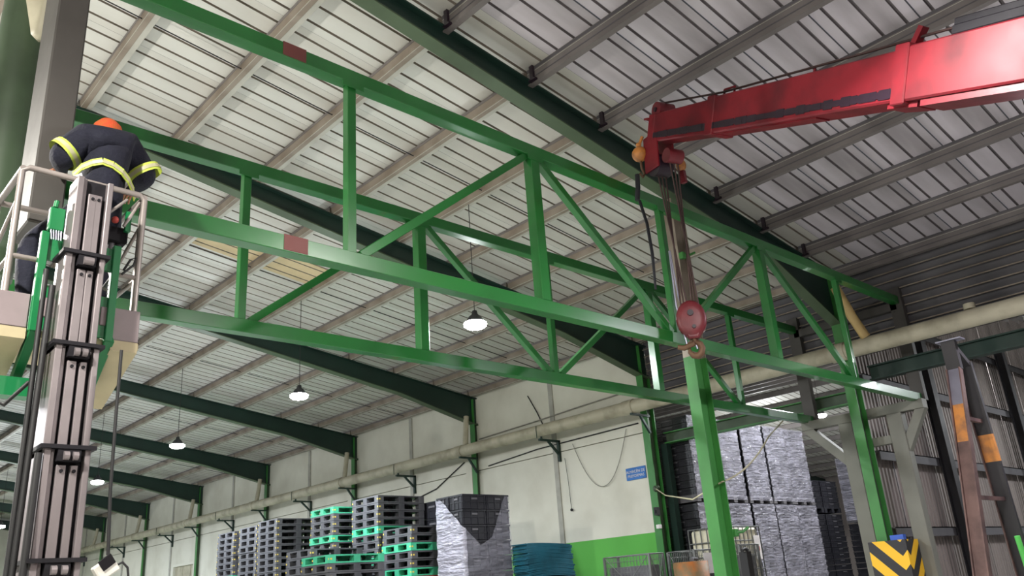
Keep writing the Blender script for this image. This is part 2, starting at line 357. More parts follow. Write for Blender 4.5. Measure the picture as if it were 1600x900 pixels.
def purlin_mesh(L_, dark):
    mb = MB()
    if dark:
        mb.box(-.01, .01, 0, L_, -.04, .2).box(.01, .075, 0, L_, -.04, -.025).box(-.012, -.01, 0, L_, .15, .19, 1).box(.06, .075, 0, L_, -.025, .0)
        mb.box(-.014, -.01, 0, L_, .035, .05, 1).box(-.014, -.01, 0, L_, .125, .132, 2)
        return mb.mesh('purlin', [M['purlindark'], M['claddark'], M['purlinpale']])
    mb.box(-.035, .035, 0, L_, 0, .185, 0)
    mb.box(-.037, -.035, 0, L_, 0.0, .012, 1).box(-.04, -.035, 0, L_, .14, .185, 2)
    mb.box(.035, .105, 0, L_, .005, .185, 1)
    return mb.mesh('purlin', [M['purlin'], M['purlinpale'], M['purlindark']])
pm = {}
for a, b in zip(FY[:-1], FY[1:]):
    L_ = round(b-a-.04, 3); dark = a < 6
    if (L_, dark) not in pm: pm[(L_, dark)] = purlin_mesh(L_, dark)
    for x in PX: inst('purlin', pm[(L_, dark)], ce, (x, a+.02-20, PZ(x)-z0r))

# ------------------------------------------------------------------ roof of the neighbouring bay, seen through the opening
c2 = thing('ceiling', (15.4, 20, 6.7), kind='structure'); c2['label'] = 'pale ribbed roof of the neighbouring bay behind the wrapped stacks'
Z2 = lambda x: (.14*(x-15.3)) if x < 30.5 else (.14*15.2-.14*(x-30.5))
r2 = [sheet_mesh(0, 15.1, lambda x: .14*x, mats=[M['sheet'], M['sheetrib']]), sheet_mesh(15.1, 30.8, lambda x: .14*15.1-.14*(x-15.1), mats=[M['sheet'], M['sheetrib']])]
for k in range(53):
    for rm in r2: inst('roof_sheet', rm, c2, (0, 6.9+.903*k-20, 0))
MB().add([(15.3,-12,6.7),(30.5,-12,8.82),(46.3,-12,6.62),(15.3,6.8,6.7),(30.5,6.8,8.82),(46.3,6.8,6.62)], [(0,1,4,3),(1,2,5,4)]).build('roof_slope', M['sheet'], c2)
for k in range(20):
    x = .8+k*1.5; MB().box(15.4+x-.04, 15.4+x+.04, 6.9, 53, 6.7+Z2(15.4+x)-.24, 6.7+Z2(15.4+x)-.03).build('purlin', M['purlindark'], c2)
for y in (23.4, 35.4):
    MB().bar((15.4,y,6.4),(30.5,y,8.5),.18,.4).bar((30.5,y,8.5),(46.2,y,6.3),.18,.4).build('rafter', M['rafter'], c2)

# ------------------------------------------------------------------ portal frames
names = {3: 'spanning between the two trusses', 4: 'at the near end of the white wall', 5: 'one bay beyond the blue sign',
         6: 'behind the tallest pallet stack', 7: 'at the left end of the pallet stacks', 8: 'just right of the far window', 9: 'just left of the far window', 10: 'next to last before the far end', 11: 'closest to the far end wall',
         2: 'overhead behind the crane boom', 1: 'a frame behind the viewer', 0: 'the rearmost frame behind the viewer'}
for i, y in enumerate(FY):
    if i < 2: continue
    cx = 14.45 if i == 3 else 14.8; hd = .55 if i == 3 else .22
    pf = thing('portal_frame', (cx, y, 0), ('green tapered portal beam with column, '+names[i])[:110], 'steel frame', 'green portal frames along the hall')
    e = cx+.28
    poly = [(XR, PZ(XR)), (XR, RZ(XR)), (12.4, RZ(12.4)), (e, RZ(e)-hd), (e, PZ(e))]
    MB().prism(poly, 'y', y-.012, y+.012).bar((XR, y, PZ(XR)-.01), (e, y, PZ(e)-.01), .2, .02).build('rafter', M['rafter'], pf)
    MB().bar((XR, y, RZ(XR)), (12.4, y, RZ(12.4)), .2, .022).bar((12.4, y, RZ(12.4)), (e, y, RZ(e)-hd), .2, .022).build('bottom_flange', M['rafterlow'], pf)
    if i >= 3:
        zt = RZ(cx)-hd
        MB().box(cx, cx+.018, y-.09, y+.09, 0, PZ(cx)-.05).box(cx+.25, cx+.268, y-.09, y+.09, 0, zt).build('flange', M['column'], pf)
        MB().box(cx+.018, cx+.25, y-.008, y+.008, 0, zt).build('web', M['columnweb'], pf)
        MB().box(cx-.01, cx+.27, y-.11, y+.11, 0, .03).build('base_plate', M['steeldark'], pf)
        if i > 3: MB().bar((cx+.02, y, zt+.02), (cx+.25, y, zt+.02), .18, .02).build('stiffener', M['rafter'], pf)
    # left half of the frame, out of the picture
    MB().prism([(XR, PZ(XR)), (XR, RZ(XR)), (-17.6, RZ(XR)-2.6), (-17.6, PZ(XR)-2.25)], 'y', y-.012, y+.012).build('rafter', M['rafter'], pf)
    MB().box(-17.9, -17.6, y-.09, y+.09, 0, RZ(XR)-2.4).build('column', M['column'], pf)

# ------------------------------------------------------------------ the two green trusses
TZB, TZT = H+2.71, H+4.51                # chord centres
TV = [3.50, 5.80, 8.05, 10.36, 12.68]
def truss(y, label, first):
    t = thing('roof_truss', (1.27, y, TZB-.07), label, 'truss', 'pair of green trusses')
    MB().box(1.27, 15.0, y-.065, y+.065, TZT-.07, TZT+.07).build('top_chord', M['truss'], t, bevel=.006)
    MB().box(1.27, 15.0, y-.065, y+.065, TZB-.07, TZB+.07).build('bottom_chord', M['truss'], t, bevel=.006)
    for k, x in enumerate(TV):
        s = .062 if k in (1, 3) else .043
        MB().box(x-s, x+s, y-s, y+s, TZB+.07, TZT-.07).build('vertical', M['truss'], t, bevel=.005)
    a, b = TZB+.07, TZT-.07; e = .10
    for (xa, za, xb, zb) in ((TV[0]+e, a, TV[1]-e, b), (TV[1]+e, b, TV[2]-e, a), (TV[2]+e, a, TV[3]-e, b), (TV[3]+e, b, TV[4]-e, a)):
        MB().bar((xa, y, za), (xb, y, zb), .08, .08).build('diagonal', M['truss'], t, bevel=.005)
    if first:
        MB().box(2.80, 3.02, y-.069, y+.069, TZT-.06, TZT+.073).build('primer_patch', M['primer'], t)['label'] = 'unpainted red-brown primer patch'
        MB().box(2.86, 3.07, y-.069, y+.069, TZB-.06, TZB+.073).build('primer_patch', M['primer'], t)['label'] = 'unpainted red-brown primer patch'
    for x in TV: MB().box(x-.11, x+.11, y-.068, y-.058, TZT-.12, TZT-.06).build('weld_plate', M['truss'], t)
    return t
truss(5.575, 'nearer green box-section roof truss, behind the hook block', True)
truss(7.63, 'farther green box-section roof truss, behind the first one', False)

# grey steel supports at the two ends of the trusses
g = thing('truss_support', (14.85, 6.5, 0), 'pale grey steel trestle with two legs and braces under the right truss ends', 'steel support')
gx0, gx1 = 14.78, 14.98
MB().box(gx0, gx1, 5.45, 7.72, 4.10, 4.26).build('beam', M['greysteel'], g)
MB().box(gx0+.02, gx1-.02, 5.9, 6.98, 3.60, 3.74).build('beam', M['greysteel'], g)
for y in (5.98, 6.88): MB().box(gx0, gx1, y-.13, y+.13, 0, 4.10).build('leg', M['greysteel'], g, bevel=.008)
MB().bar((14.88,5.50,4.14), (14.88,5.98,3.35), .15, .15, up=(1,0,0)).build('brace', M['greysteel'], g)
MB().bar((14.88,7.66,4.14), (14.88,6.90,3.35), .16, .16, up=(1,0,0)).build('brace', M['greysteel'], g)
for y in (5.575, 7.63): MB().box(15.0, 15.13, y-.11, y+.11, 4.26, 6.35).build('post', M['greypost'], g)
MB().box(15.0, 15.13, 5.575, 7.63, 5.95, 6.1).build('beam', M['greypost'], g)
p1 = thing('grey_steel_post', (1.16, 5.65, 8.0), 'broad grey hanging steel post the worker leans toward, at the upper left', 'steel post')
MB().box(1.07, 1.265, 5.44, 5.86, 4.0, 8.6).build('post_shaft', M['greypost'], p1, bevel=.01)
p2 = thing('grey_steel_post', (1.16, 7.63, 8.0), 'grey steel post behind the round green column, carrying the farther truss', 'steel post')
MB().box(1.07, 1.265, 7.5, 7.76, 4.15, 8.6).build('post_shaft', M['greypost'], p2, bevel=.01)
rc = thing('round_column', (1.07, 6.5, 8.0), 'thick round dark green post hanging at the upper left corner', 'column')
MB().tube([(1.07,6.5,3.95),(1.07,6.5,8.4)], .17, 24).build('shaft', M['columnweb'], rc)
MB().lathe([(.0,0),(.07,0),(.08,.05),(.20,.55),(.20,.6)], (1.125,6.16,5.84), 4).build('rain_hopper', M['pipe'], rc)
MB().box(.55, 1.0, 6.3, 6.45, 6.75, 7.9).box(.4, .9, 6.42, 6.46, 7.1, 8.0).build('gusset', M['column'], rc)
# middle support column of the frame between the trusses
sc_ = thing('support_column', (9.75, 6.5, 0), 'slim green steel column standing behind the red hook block', 'column')
for xx in (9.60, 9.885):
    MB().box(xx, xx+.015, 6.41, 6.59, 0, 4.55).build('flange', M['column'], sc_)
    MB().box(xx, xx+.015, 6.41, 6.59, 4.55, 7.0).build('flange', M['purlin'], sc_)['label'] = 'unpainted grey-brown upper flange'
MB().box(9.615, 9.885, 6.494, 6.506, 0, 4.55).build('web', M['column'], sc_)
MB().box(9.615, 9.885, 6.494, 6.506, 4.55, 7.0).build('web', M['purlin'], sc_)['label'] = 'unpainted grey-brown upper web'
MB().box(9.5, 10.0, 6.3, 6.7, 0, .02).build('base_plate', M['steeldark'], sc_)
def clamp(x, y, z, label, d=1):
    t = thing('beam_clamp', (x, y, z), label, 'clamp')
    MB().box(x-.03, x+.05, y-.05, y+.03, z-.05, z+.05).build('jaw', M['column'], t, bevel=.01)
    MB().tube([(x,y-.03,z),(x+.1*d,y-.08,z+.01),(x+.2*d,y-.1,z+.06)], .018, 8).build('handle', M['column'], t)
clamp(9.93, 6.42, 2.15, 'green clamp with bent handle low on the slim column behind the hook')
clamp(9.62, 6.38, 6.05, 'green clamp high on the slim column, above the hook block')

# ------------------------------------------------------------------ pipe, brackets, eaves beam
pp = thing('long_pipe', (14.33, 20, 5.27), 'long cream pipe running along the whole wall', 'pipe')
PZP = H+3.67
for a, b in zip(FY[1:-1], FY[2:]):
    MB().tube([(14.33,a,PZP),(14.33,b-.02,PZP)], .148, 20, cap=False).build('pipe_length', M['pipe'], pp)
    MB().tube([(14.33,b-.14,PZP),(14.33,b+.14,PZP)], .165, 20).build('coupling', M['pipe'], pp)
MB().tube([(14.33,4.2,PZP+.15),(14.33,4.2,PZP+.24)], .09, 12).build('stub', M['pipe'], pp)
for k, y in enumerate(FY[3:-1]):
    if k == 0: pts = [(13.95,6.15,H+4.75),(14.15,6.05,H+4.2),(14.3,5.95,PZP+.14)]
    elif k == 1: continue
    else: pts = [(14.52,y-.1,H+4.62),(14.45,y-.14,H+4.2),(14.36,y-.2,PZP+.13)]
    t = MB().tube(pts, .085 if k == 0 else .075, 12).top('down_pipe', M['pipeyellow' if k == 0 else 'pipe'], pts[-1],
        ['short yellowed downpipe behind the nearer truss end, above the long pipe', '', 'short slanting downpipe at the green column with the nearest far lamp', 'short slanting downpipe above the tall pallet stack', 'short slanting downpipe above the left end of the pallets', 'short slanting downpipe just right of the far window', 'short slanting downpipe just left of the far window', 'short slanting downpipe beside the lift mast, farthest of those in view', 'farthest short slanting downpipe'][k], 'pipe')
bd = ['arm on the first white wall panel', 'arm in the second bay of white wall', 'arm in the third bay of white wall, above the grey pallets', 'arm in the fourth bay of white wall', 'arm near the far window', 'arm left of the far window', 'farthest arm']
for k, (a, b) in enumerate(zip(FY[4:-1], FY[5:])):
    y = (a+b)/2-.15; t = thing('pipe_bracket', (XW, y, PZP-.4), 'green wall bracket, '+bd[k], 'bracket', 'wall brackets under the long pipe')
    MB().box(14.25, XW, y-.03, y+.03, PZP-.25, PZP-.2).build('arm', M['rafter'], t)
    MB().box(XW-.07, XW-.0, y-.03, y+.03, PZP-.72, PZP-.2).build('wall_leg', M['rafter'], t)
    MB().bar((14.55,y,PZP-.24),(XW-.04,y,PZP-.55), .05, .05).build('strut', M['rafter'], t)
    MB().tube([(14.33,y,PZP-.22),(14.33,y,PZP-.14)], .03, 6).tube([(14.18,y,PZP-.2),(14.17,y,PZP),(14.18,y,PZP+.1)], .01, 5).build('hanger', M['rafter'], t)
for k, y in enumerate(FY[4:-2]):
    t = MB().bar((14.80,y-.12,PZP-.55),(14.5,y-.12,PZP-.17), .05, .05).box(14.2,14.82,y-.15,y-.09,PZP-.2,PZP-.155).top('pipe_bracket', M['rafter'], (14.8,y,PZP-.3),
       'green pipe bracket on a column, '+['at the near end of the white wall', 'one column beyond the sign', 'two columns beyond the sign', 'above the left end of the pallets', 'right of the far window', 'left of the far window', 'farthest one'][k], 'bracket', 'pipe brackets on the columns')
eb = thing('eaves_beam', (15.0, 0, 4.8), 'dark green steel beam right below the long pipe at the opening', 'beam')
MB().box(14.9, 15.1, -11.9, 6.3, 5.02, 5.045).box(14.9, 15.1, -11.9, 6.3, 4.78, 4.805).build('flange', M['rafter'], eb)
MB().box(14.992, 15.008, -11.9, 6.3, 4.805, 5.02).build('web', M['rafter'], eb)
eb2 = thing('opening_beam', (15.3, 9, 4.5), 'dark green steel beam across the opening to the wrapped stacks, lower than the pipe', 'beam')
MB().box(15.2, 15.4, 6.9, 11.25, 4.72, 4.74).box(15.2, 15.4, 6.9, 11.25, 4.50, 4.52).build('flange', M['column'], eb2)
MB().box(15.292, 15.308, 6.9, 11.25, 4.52, 4.72).build('web', M['columnweb'], eb2)
for y in (7.9, 11.3): MB().box(15.22, 15.38, y-.08, y+.08, 0, 4.5).build('post', M['rafter'], eb2) if y > 11 else None
for y in (-5.3, 0.6): MB().box(14.92, 15.08, y-.08, y+.08, 0, 4.78).build('post', M['rafter'], eb)
for k, (x, lb) in enumerate(((18.2, 'dark steel column against the corrugated wall, behind the A-frame legs'), (23.5, 'black steel column against the corrugated wall at the right edge'))):
    t = thing('wall_column', (x, 6.5, 0), lb, 'column')
    MB().box(x-.12, x+.12, 6.40, 6.42, 0, 6.6).box(x-.12, x+.12, 6.58, 6.60, 0, 6.6).build('flange', M['steeldark'], t)
    MB().box(x-.01, x+.01, 6.42, 6.58, 0, 6.6).build('web', M['steeldark'], t)

# ------------------------------------------------------------------ things on the white wall
sg = thing('wall_sign', (XW-.03, 11.7, 3.9), 'small blue sign with white lettering on the white wall', 'sign')
sy0, sy1, sz0, sz1 = 11.66, 12.22, 3.80, 4.07
MB().box(XW-.025, XW-.005, sy0, sy1, sz0, sz1).build('board', M['signblue'], sg, bevel=.003)
for txt, zz in (('ALMACÉN DE', 3.95), ('PREFORMAS', 3.855)):
    cu = bpy.data.curves.new('lettering', 'FONT'); cu.body = txt; cu.size = .088; cu.align_x = 'CENTER'; cu.extrude = .001
    cu.materials.append(M['paper']); to = bpy.data.objects.new('lettering', cu); C.objects.link(to); to.parent = sg
    to.location = (-.0, (sy0+sy1)/2-11.7, zz-3.9); to.rotation_euler = (math.pi/2, 0, -math.pi/2)
    bpy.context.view_layer.update()
    me = bpy.data.meshes.new_from_object(to); o2 = bpy.data.objects.new('lettering', me); C.objects.link(o2); o2.parent = sg; o2.location = to.location; o2.rotation_euler = to.rotation_euler
    bpy.data.objects.remove(to)
def cable(name, pts, r, m_, label, cat='cable', n=6): return MB().tube(pts, r, n).top(name, M[m_], pts[0], label, cat)
cable('hanging_wire', sag((14.9,13.75,4.9),(14.9,12.05,4.95),1.15,20), .009, 'cablepale', 'thin wire hanging in a deep loop on the white wall left of the sign')
cable('pull_cord', [(14.9,14.05,4.6),(14.9,14.0,4.0),(14.9,13.98,3.4)], .007, 'cable', 'thin black cord hanging down below a wall bracket')
MB().sphere((14.9,13.98,3.37), .035).top('cord_weight', M['cable'], (14.9,13.98,3.37), 'little dark knob at the end of the hanging cord', 'knob')
cable('wall_conduit', [(14.9,17.2,5.62),(14.9,15,5.68),(14.9,13.3,5.75),(14.9,11.6,5.8)], .016, 'cablepale', 'thin conduit along the white wall above the long pipe')
cable('wall_conduit', [(14.92,16.9,4.85),(14.92,15,4.98),(14.92,13.3,5.0),(14.92,11.7,5.02)], .014, 'cable', 'dark cable along the white wall just below the long pipe')
cable('wall_conduit', [(14.92,21.2,4.35),(14.92,20.4,4.35),(14.92,19.2,4.55),(14.92,17.9,5.1)], .016, 'cable', 'dark cable slanting up the second bay of white wall')
cable('wall_conduit', [(14.92,15.2,6.4),(14.92,14.9,5.9),(14.92,14.7,5.5)], .014, 'cable', 'short dark cable slanting down the wall above the long pipe')
MB().box(14.86,14.95,20.95,21.15,4.3,4.45).top('junction_box', M['claddark'], (14.9,21,4.3), 'small dark junction box on the white wall above the pallets', 'box')
MB().box(14.68,14.79,11.30,11.38,2.95,3.12).box(14.66,14.72,11.32,11.36,3.0,3.06).top('column_switch', M['cable'], (14.73,11.34,2.95), 'small dark switch box on the green column right of the sign', 'switch', 'small boxes on the near wall column')
MB().box(14.7,14.79,11.30,11.38,2.68,2.76).top('column_socket', M['paper'], (14.73,11.34,2.68), 'small pale socket below the dark switch on the green column', 'socket')
rp = [(14.72,11.28,3.50),(13.2,9.9,3.15),(11.5,8.1,2.82),(9.75,6.38,2.80)]
cable('tied_rope', rp[:3]+sag(rp[3],(12.6,7.2,3.75),.12,8)+[(13.9,7.6,4.2)], .013, 'ropepale', 'pale rope tied from the white wall column past the slim column to the truss end', 'rope')
MB().sphere((14.7,11.27,3.5), .06, sc=(1,1,1.2)).sphere((14.7,11.2,3.52), .04).top('rope_knot', M['columnweb'], (14.7,11.27,3.5), 'dark knot of rope round the green column beside the sign', 'knot')

# ------------------------------------------------------------------ red crane boom with hook block
BT = Vector((7.66, 5.15, 6.86)); BR = Vector((6.1, 1.0, 4.87)); bdir = (BR-BT).normalized()
def bp(t): return BT+bdir*t
cr = thing('crane_boom', (4.3, -3.9, 0), 'red telescopic crane boom reaching in from the right with a greasy underside', 'crane')
def sec(t0, t1, w_, h0, h1, name='boom_section', dz=0.0):
    a = bp(t0)+Vector((0,0,dz)); b = bp(t1)+Vector((0,0,dz)); MB().bar(a, b, w_, h0, w2=w_, h2=h1).build(name, M['boom'], cr, bevel=.015)
sec(0.05, 1.35, .24, .35, .38); sec(1.25, 4.0, .28, .40, .42); sec(3.85, 9.8, .31, .44, .50)
up = Vector((0,0,1)); sdv = bdir.cross(up).normalized(); bu = sdv.cross(bdir).normalized()
if bu.z < 0: bu = -bu
def off(t, s, u): return bp(t)+sdv*s+bu*u
for (t0, t1, hh, ww) in ((.1, 1.3, .115, .245), (1.3, 3.85, .14, .285)):
    mb = MB(); nn = 36
    for q in range(nn):
        a_, b_ = t0+(t1-t0)*q/nn, t0+(t1-t0)*(q+1)/nn; hq = .05+random.random()*.035
        mb.bar(off(a_-.02, 0, -hh+.02*(1-q/nn)), off(b_+.02, 0, -hh+.02*(1-(q+1)/nn)), ww+.006+random.random()*.006, hq)
    mb.build('grease_band', M['grease'], cr)['label'] = 'black grease along the lower edge'
for (t, w_, h_) in ((1.28, .30, .40), (3.88, .34, .46)):
    MB().bar(off(t-.05, 0, 0), off(t+.09, 0, 0), w_, h_+.03).build('collar', M['boom'], cr, bevel=.01)
MB().bar(off(1.5,0,-.195), off(2.9,0,-.205), .16, .03).build('wear_pad', M['boom'], cr); MB().bar(off(3.75,0,-.225), off(4.05,0,-.245), .2, .05).build('wear_pad', M['boom'], cr)
MB().bar(off(4.1,0,-.25), off(9.5,0,-.275), .25, .05).build('underside_plate', M['hookred'], cr)
# tip: upper roller, cheek plates down, lower sheaves
MB().bar(off(-.02,.0,.0), off(.12,0,0), .26, .34).build('head_plate', M['boom'], cr, bevel=.01)
MB().tube([off(.1,-.11,.22), off(.1,.11,.22)], .10, 18).build('top_sheave', M['hookred'], cr)
MB().tube([off(.1,-.13,.22), off(.1,.13,.22)], .03, 10).build('sheave_pin', M['grease'], cr)
for s in (-.11, .11):
    MB().bar(off(.02,s,-.08), off(.16,s,-.52), .03, .30, up=tuple(bdir)).build('head_cheek', M['boom'], cr, bevel=.008)
MB().tube([off(.17,-.1,-.46), off(.17,.1,-.46)], .14, 20).build('lower_sheave', M['grease'], cr)
MB().tube([off(.42,-.1,-.36), off(.42,.1,-.36)], .09, 16).build('lower_sheave', M['hookred'], cr)
MB().bar(off(-.1,0,.12), off(.0,0,.12), .3, .02).build('lip', M['boom'], cr)
for t, h_ in ((1.3, .30), (2.7, .30), (3.9, .36)):
    MB().tube([off(t,-.02,h_-.15), off(t,-.02,h_)], .014, 6).tube([off(t,-.02,h_), off(t+.18 if t < 2 else t,-.02,h_+.01), off(t+.18 if t < 2 else t,-.02,h_-.12)], .014, 6).build('rope_guide', M['boom'], cr)
MB().bar(off(3.84,0,.20), off(3.94,0,.40), .07, .05).build('guide_plate', M['boom'], cr)
MB().tube([off(.1,0,.32), off(1.3,-.0,.27), off(3.1,0,.30), off(4.4,0,.33)], .012, 6).build('hoist_rope', M['rope'], cr)
MB().bar(off(4.3,0,.27), off(5.6,0,.29), .22, .08).bar(off(4.3,.07,.33), off(5.6,.07,.35), .05, .07).bar(off(4.3,-.07,.33), off(5.6,-.07,.35), .05, .07).build('cable_tray', M['mastblk'], cr, bevel=.01)
MB().tube([off(4.62,-.165,.24), off(4.55,-.175,.1), off(4.58,-.175,-.1), off(4.66,-.165,-.24)], .012, 6).build('hose', M['grease'], cr)
MB().bar(off(.75,-.126,.06), off(1.05,-.126,.04), .012, .05).build('worn_patch', M['greysteel'], cr)['label'] = 'pale worn patch on the boom tip'
# base of the crane behind the viewer
cb = bp(9.7)
MB().box(cb.x-.5, cb.x+.5, cb.y-.5, cb.y+.5, .6, cb.z+.1).box(cb.x-1.1, cb.x+1.1, cb.y-3.2, cb.y+1.2, .3, .7).build('turret', M['boom'], cr)
for sx in (-1, 1):
    for dy in (-2.4, .4): MB().tube([(cb.x+sx*.9-.15, cb.y+dy, .45),(cb.x+sx*.9+.15, cb.y+dy, .45)], .45, 20).build('wheel', M['cable'], cr)

hb = thing('hook_block', (7.95, 5.28, 4.46), 'dark red round hook block hanging by many ropes in front of the truss', 'hook block')
hc = Vector((7.97, 5.28, 4.47)); vdir = Vector((hc.x, hc.y, 0)).normalized(); hs = Vector((vdir.y, -vdir.x, 0))
def ring(c, r, a0=0, n=18, ez=1.28):
    return [c+hs*(r*math.cos(2*math.pi*k/n))+Vector((0,0,r*ez*math.sin(2*math.pi*k/n))) for k in range(n)]
mb = MB(); prof = []
for d, r in ((-.085, .10), (-.075, .15), (-.05, .175), (.05, .175), (.075, .15), (.085, .10)): prof.append(ring(hc+vdir*d, r))
n = 18; vs = [v for r_ in prof for v in r_]; fs = [(i*n+k, i*n+(k+1)%n, (i+1)*n+(k+1)%n, (i+1)*n+k) for i in range(5) for k in range(n)]
fs += [tuple(range(n)), tuple(range(5*n, 6*n))]
mb.add(vs, fs, 0, True); mb.build('cheek_plate', M['hookred'], hb)
MB().bar(hc+Vector((0,0,-.10)), hc+Vector((0,0,-.24)), .24, .13, up=tuple(vdir), w2=.13).build('lower_housing', M['hookred'], hb, bevel=.02)
MB().bar(hc+Vector((0,0,.16)), hc+Vector((0,0,.23)), .07, .08, up=tuple(vdir)).build('top_lug', M['hookred'], hb, bevel=.01)
MB().tube([hc-vdir*.11+Vector((0,0,.06)), hc-vdir*.08+Vector((0,0,.06))], .036, 14).build('pin', M['grease'], hb)
MB().tube([hc-vdir*.105-Vector((0,0,.11))-hs*-.02, hc-vdir*.07-Vector((0,0,.11))-hs*-.02], .022, 12).build('bolt', M['grease'], hb)
c0 = hc+Vector((0,0,-.36)); pts = [hc+Vector((0,0,-.22)), hc+Vector((0,0,-.28))]
pts += [c0+hs*(.075*math.cos(a))+Vector((0,0,.085*math.sin(a))) for a in [math.radians(x) for x in (75, 40, 0, -40, -80, -120, -160, -200)]]
MB().tube(pts, [.03,.03,.034,.038,.04,.042,.042,.036,.028,.014], 10).build('hook', M['hooksteel'], hb)
MB().bar(c0+hs*-.09+Vector((0,0,.06)), hc+Vector((0,0,-.26))+hs*-.03, .02, .03).build('safety_latch', M['hooksteel'], hb)
# ropes: falls between boom head and block
for k, dx in enumerate((-.10, -.06, -.02, .03, .07, .11)):
    top = off(.17 if k < 3 else .42, (-.06, 0, .06)[k % 3], -.50 if k < 3 else -.38)
    MB().tube([hc+hs*dx+Vector((0,0,.12)), top], .011, 6).top('hoist_rope', M['rope'], tuple(hc+hs*dx+Vector((0,0,.12))), ['leftmost','second from the left','third from the left','fourth from the left','fifth from the left','rightmost'][k]+' of the six thin ropes above the red hook block', 'rope', 'ropes between boom head and hook block')
# auxiliary hook with yellow ball hanging at the tip
ax = thing('hook_ball', (7.60, 5.42, 6.6), 'small yellow ball weight with hook hanging beside the boom head', 'hook')
MB().sphere((7.60,5.42,6.62), .10, 16).build('ball', M['orange'], ax)
MB().tube([(7.60,5.42,6.74),(7.62,5.36,6.85)], .02, 8).sphere((7.60,5.42,6.75), .035).build('swivel', M['orange'], ax)
MB().tube([(7.60,5.42,6.52),(7.60,5.42,6.42),(7.64,5.42,6.36),(7.60,5.42,6.30),(7.55,5.42,6.34)], .016, 8).build('hook', M['hooksteel'], ax)
ac = thing('rope_clamp_weight', (7.98, 5.1, 6.42), 'small orange rope socket under the boom head, on the right', 'rope socket')
MB().sphere((7.98,5.1,6.44), .065, 12, sc=(1,1,1.3)).build('socket', M['orange'], ac)
MB().bar((7.98,5.1,6.36),(7.99,5.1,6.20), .07, .05).build('wedge', M['hookred'], ac)
MB().tube([(7.46,5.40,6.28),(7.44,5.40,6.1),(7.42,5.42,5.93)], .03, 8).tube([(7.42,5.40,5.93),(7.44,5.35,5.6),(7.42,5.32,5.2),(7.40,5.32,4.75)], .011, 6).tube([(7.45,5.40,5.93),(7.47,5.35,5.6),(7.45,5.32,5.2),(7.41,5.32,4.75)], .011, 6).top('chain_sling', M['sling'], (7.42,5.4,5.9), 'dark chain sling hanging left of the hook ropes', 'sling')
MB().tube([hc+Vector((-.03,-.02,-.30)), hc+hs*-.13+Vector((0,0,-.33)), hc+hs*-.20+Vector((0,0,-.31))], [.03,.035,.03], 8).top('sling_shackle', M['hooksteel'], tuple(hc+Vector((-.1,0,-.32))), 'rusty shackle of the sling hooked to the truss chord', 'shackle')
MB().tube([hc+hs*-.14+Vector((0,0,.9)), hc+hs*-.15+Vector((0,0,.2)), hc+hs*-.09+Vector((0,0,-.3))], .011, 6).tube([hc+hs*-.13+Vector((0,0,.9)), hc+hs*-.11+Vector((0,0,.3)), hc+hs*.02+Vector((0,0,-.36))], .010, 6).top('steel_sling', M['brightsteel'], tuple(hc+hs*-.14), 'shiny steel sling strand just left of the hook block', 'sling')

# ------------------------------------------------------------------ mast lift with its cage
ml = thing('mast_lift', (1.21, 4.62, 0), 'green and grey one-man mast lift with aluminium mast and railed cage', 'lift')
def yx(x0, x1, y0, y1, z0, z1, mi=0): return (x0, x1, y0, y1, z0, z1, mi)
# telescoping mast sections: each two rails, web plate and chain slots (the mast steps out towards the viewer downwards)
secs = [(3.46, 3.97, 1.125, 1.315, 4.60), (2.94, 3.50, 1.105, 1.305, 4.575), (2.40, 2.98, 1.105, 1.318, 4.55), (1.86, 2.44, 1.105, 1.322, 4.525), (.25, 1.90, 1.10, 1.322, 4.50)]
for i, (z0, z1, x0, x1, yf) in enumerate(secs):
    s = MB(); yb = 4.76
    s.box(x0, x0+.035, yf, yb, z0, z1).box(x0+.035, x0+.055, yf+.02, yb, z0, z1)
    s.box(x1-.03, x1, yf, yb, z0, z1).build('mast_profile', M['mast'], ml, bevel=.004)
    MB().box(x0+.05, x1-.025, yf+.045, yb-.02, z0, z1).build('mast_channel', M['mastblk'], ml)
    s = MB(); s.box(x0+.068, x0+.112, yf+.015, yf+.05, z0, z1-.09); s.box(x1-.085, x1-.05, yf+.015, yf+.05, z0, z1-.09); s.build('mast_plate', M['mast'], ml, bevel=.003)
    if i:
        MB().box(x0-.02, x1+.02, yf-.02, yb, z1-.015, z1+.005).box(x0+.06, x1-.05, yf-.015, yf+.02, z1-.075, z1-.015).build('head_plate', M['mastblk'], ml)
        for xx in (x0+.085, x1-.09): MB().tube([(xx,yf-.02,z1-.05),(xx+.025,yf-.02,z1-.05)], .022, 10).build('chain_wheel', M['mast'], ml)
    for xx in (x0+.09, x1-.068): MB().tube([(xx,yf+.016,z1-.12),(xx,yf+.008,z1-.12)], .009, 8).build('bolt', M['mastblk'], ml)
MB().tube([(1.07,4.62,3.3),(1.06,4.6,2.6),(1.05,4.58,1.9),(1.05,4.58,.5)], .016, 7).tube([(1.04,4.66,3.4),(1.035,4.62,2.5),(1.03,4.6,1.8),(1.03,4.6,.5)], .014, 7).build('hose', M['cable'], ml)
MB().tube([(1.085,4.53,2.4),(1.075,4.5,1.7),(1.07,4.5,.9)], .018, 7).build('hose', M['cable'], ml)
MB().tube([(.80,4.75,2.86),(.86,4.72,2.70),(.94,4.7,2.66),(1.03,4.66,2.78)], .011, 7).build('hanging_loop', M['cable'], ml)
MB().box(.85, 1.62, 4.48, 5.5, .18, .42).build('chassis', M['liftgreen'], ml, bevel=.02)
MB().box(.98, 1.45, 4.45, 4.9, .42, .75).build('power_pack', M['liftgreen'], ml, bevel=.02)
for x in (.86, 1.60):
    for y in (4.6, 5.38): MB().tube([(x-.04,y,.13),(x+.04,y,.13)], .13, 18).build('wheel', M['cable'], ml)
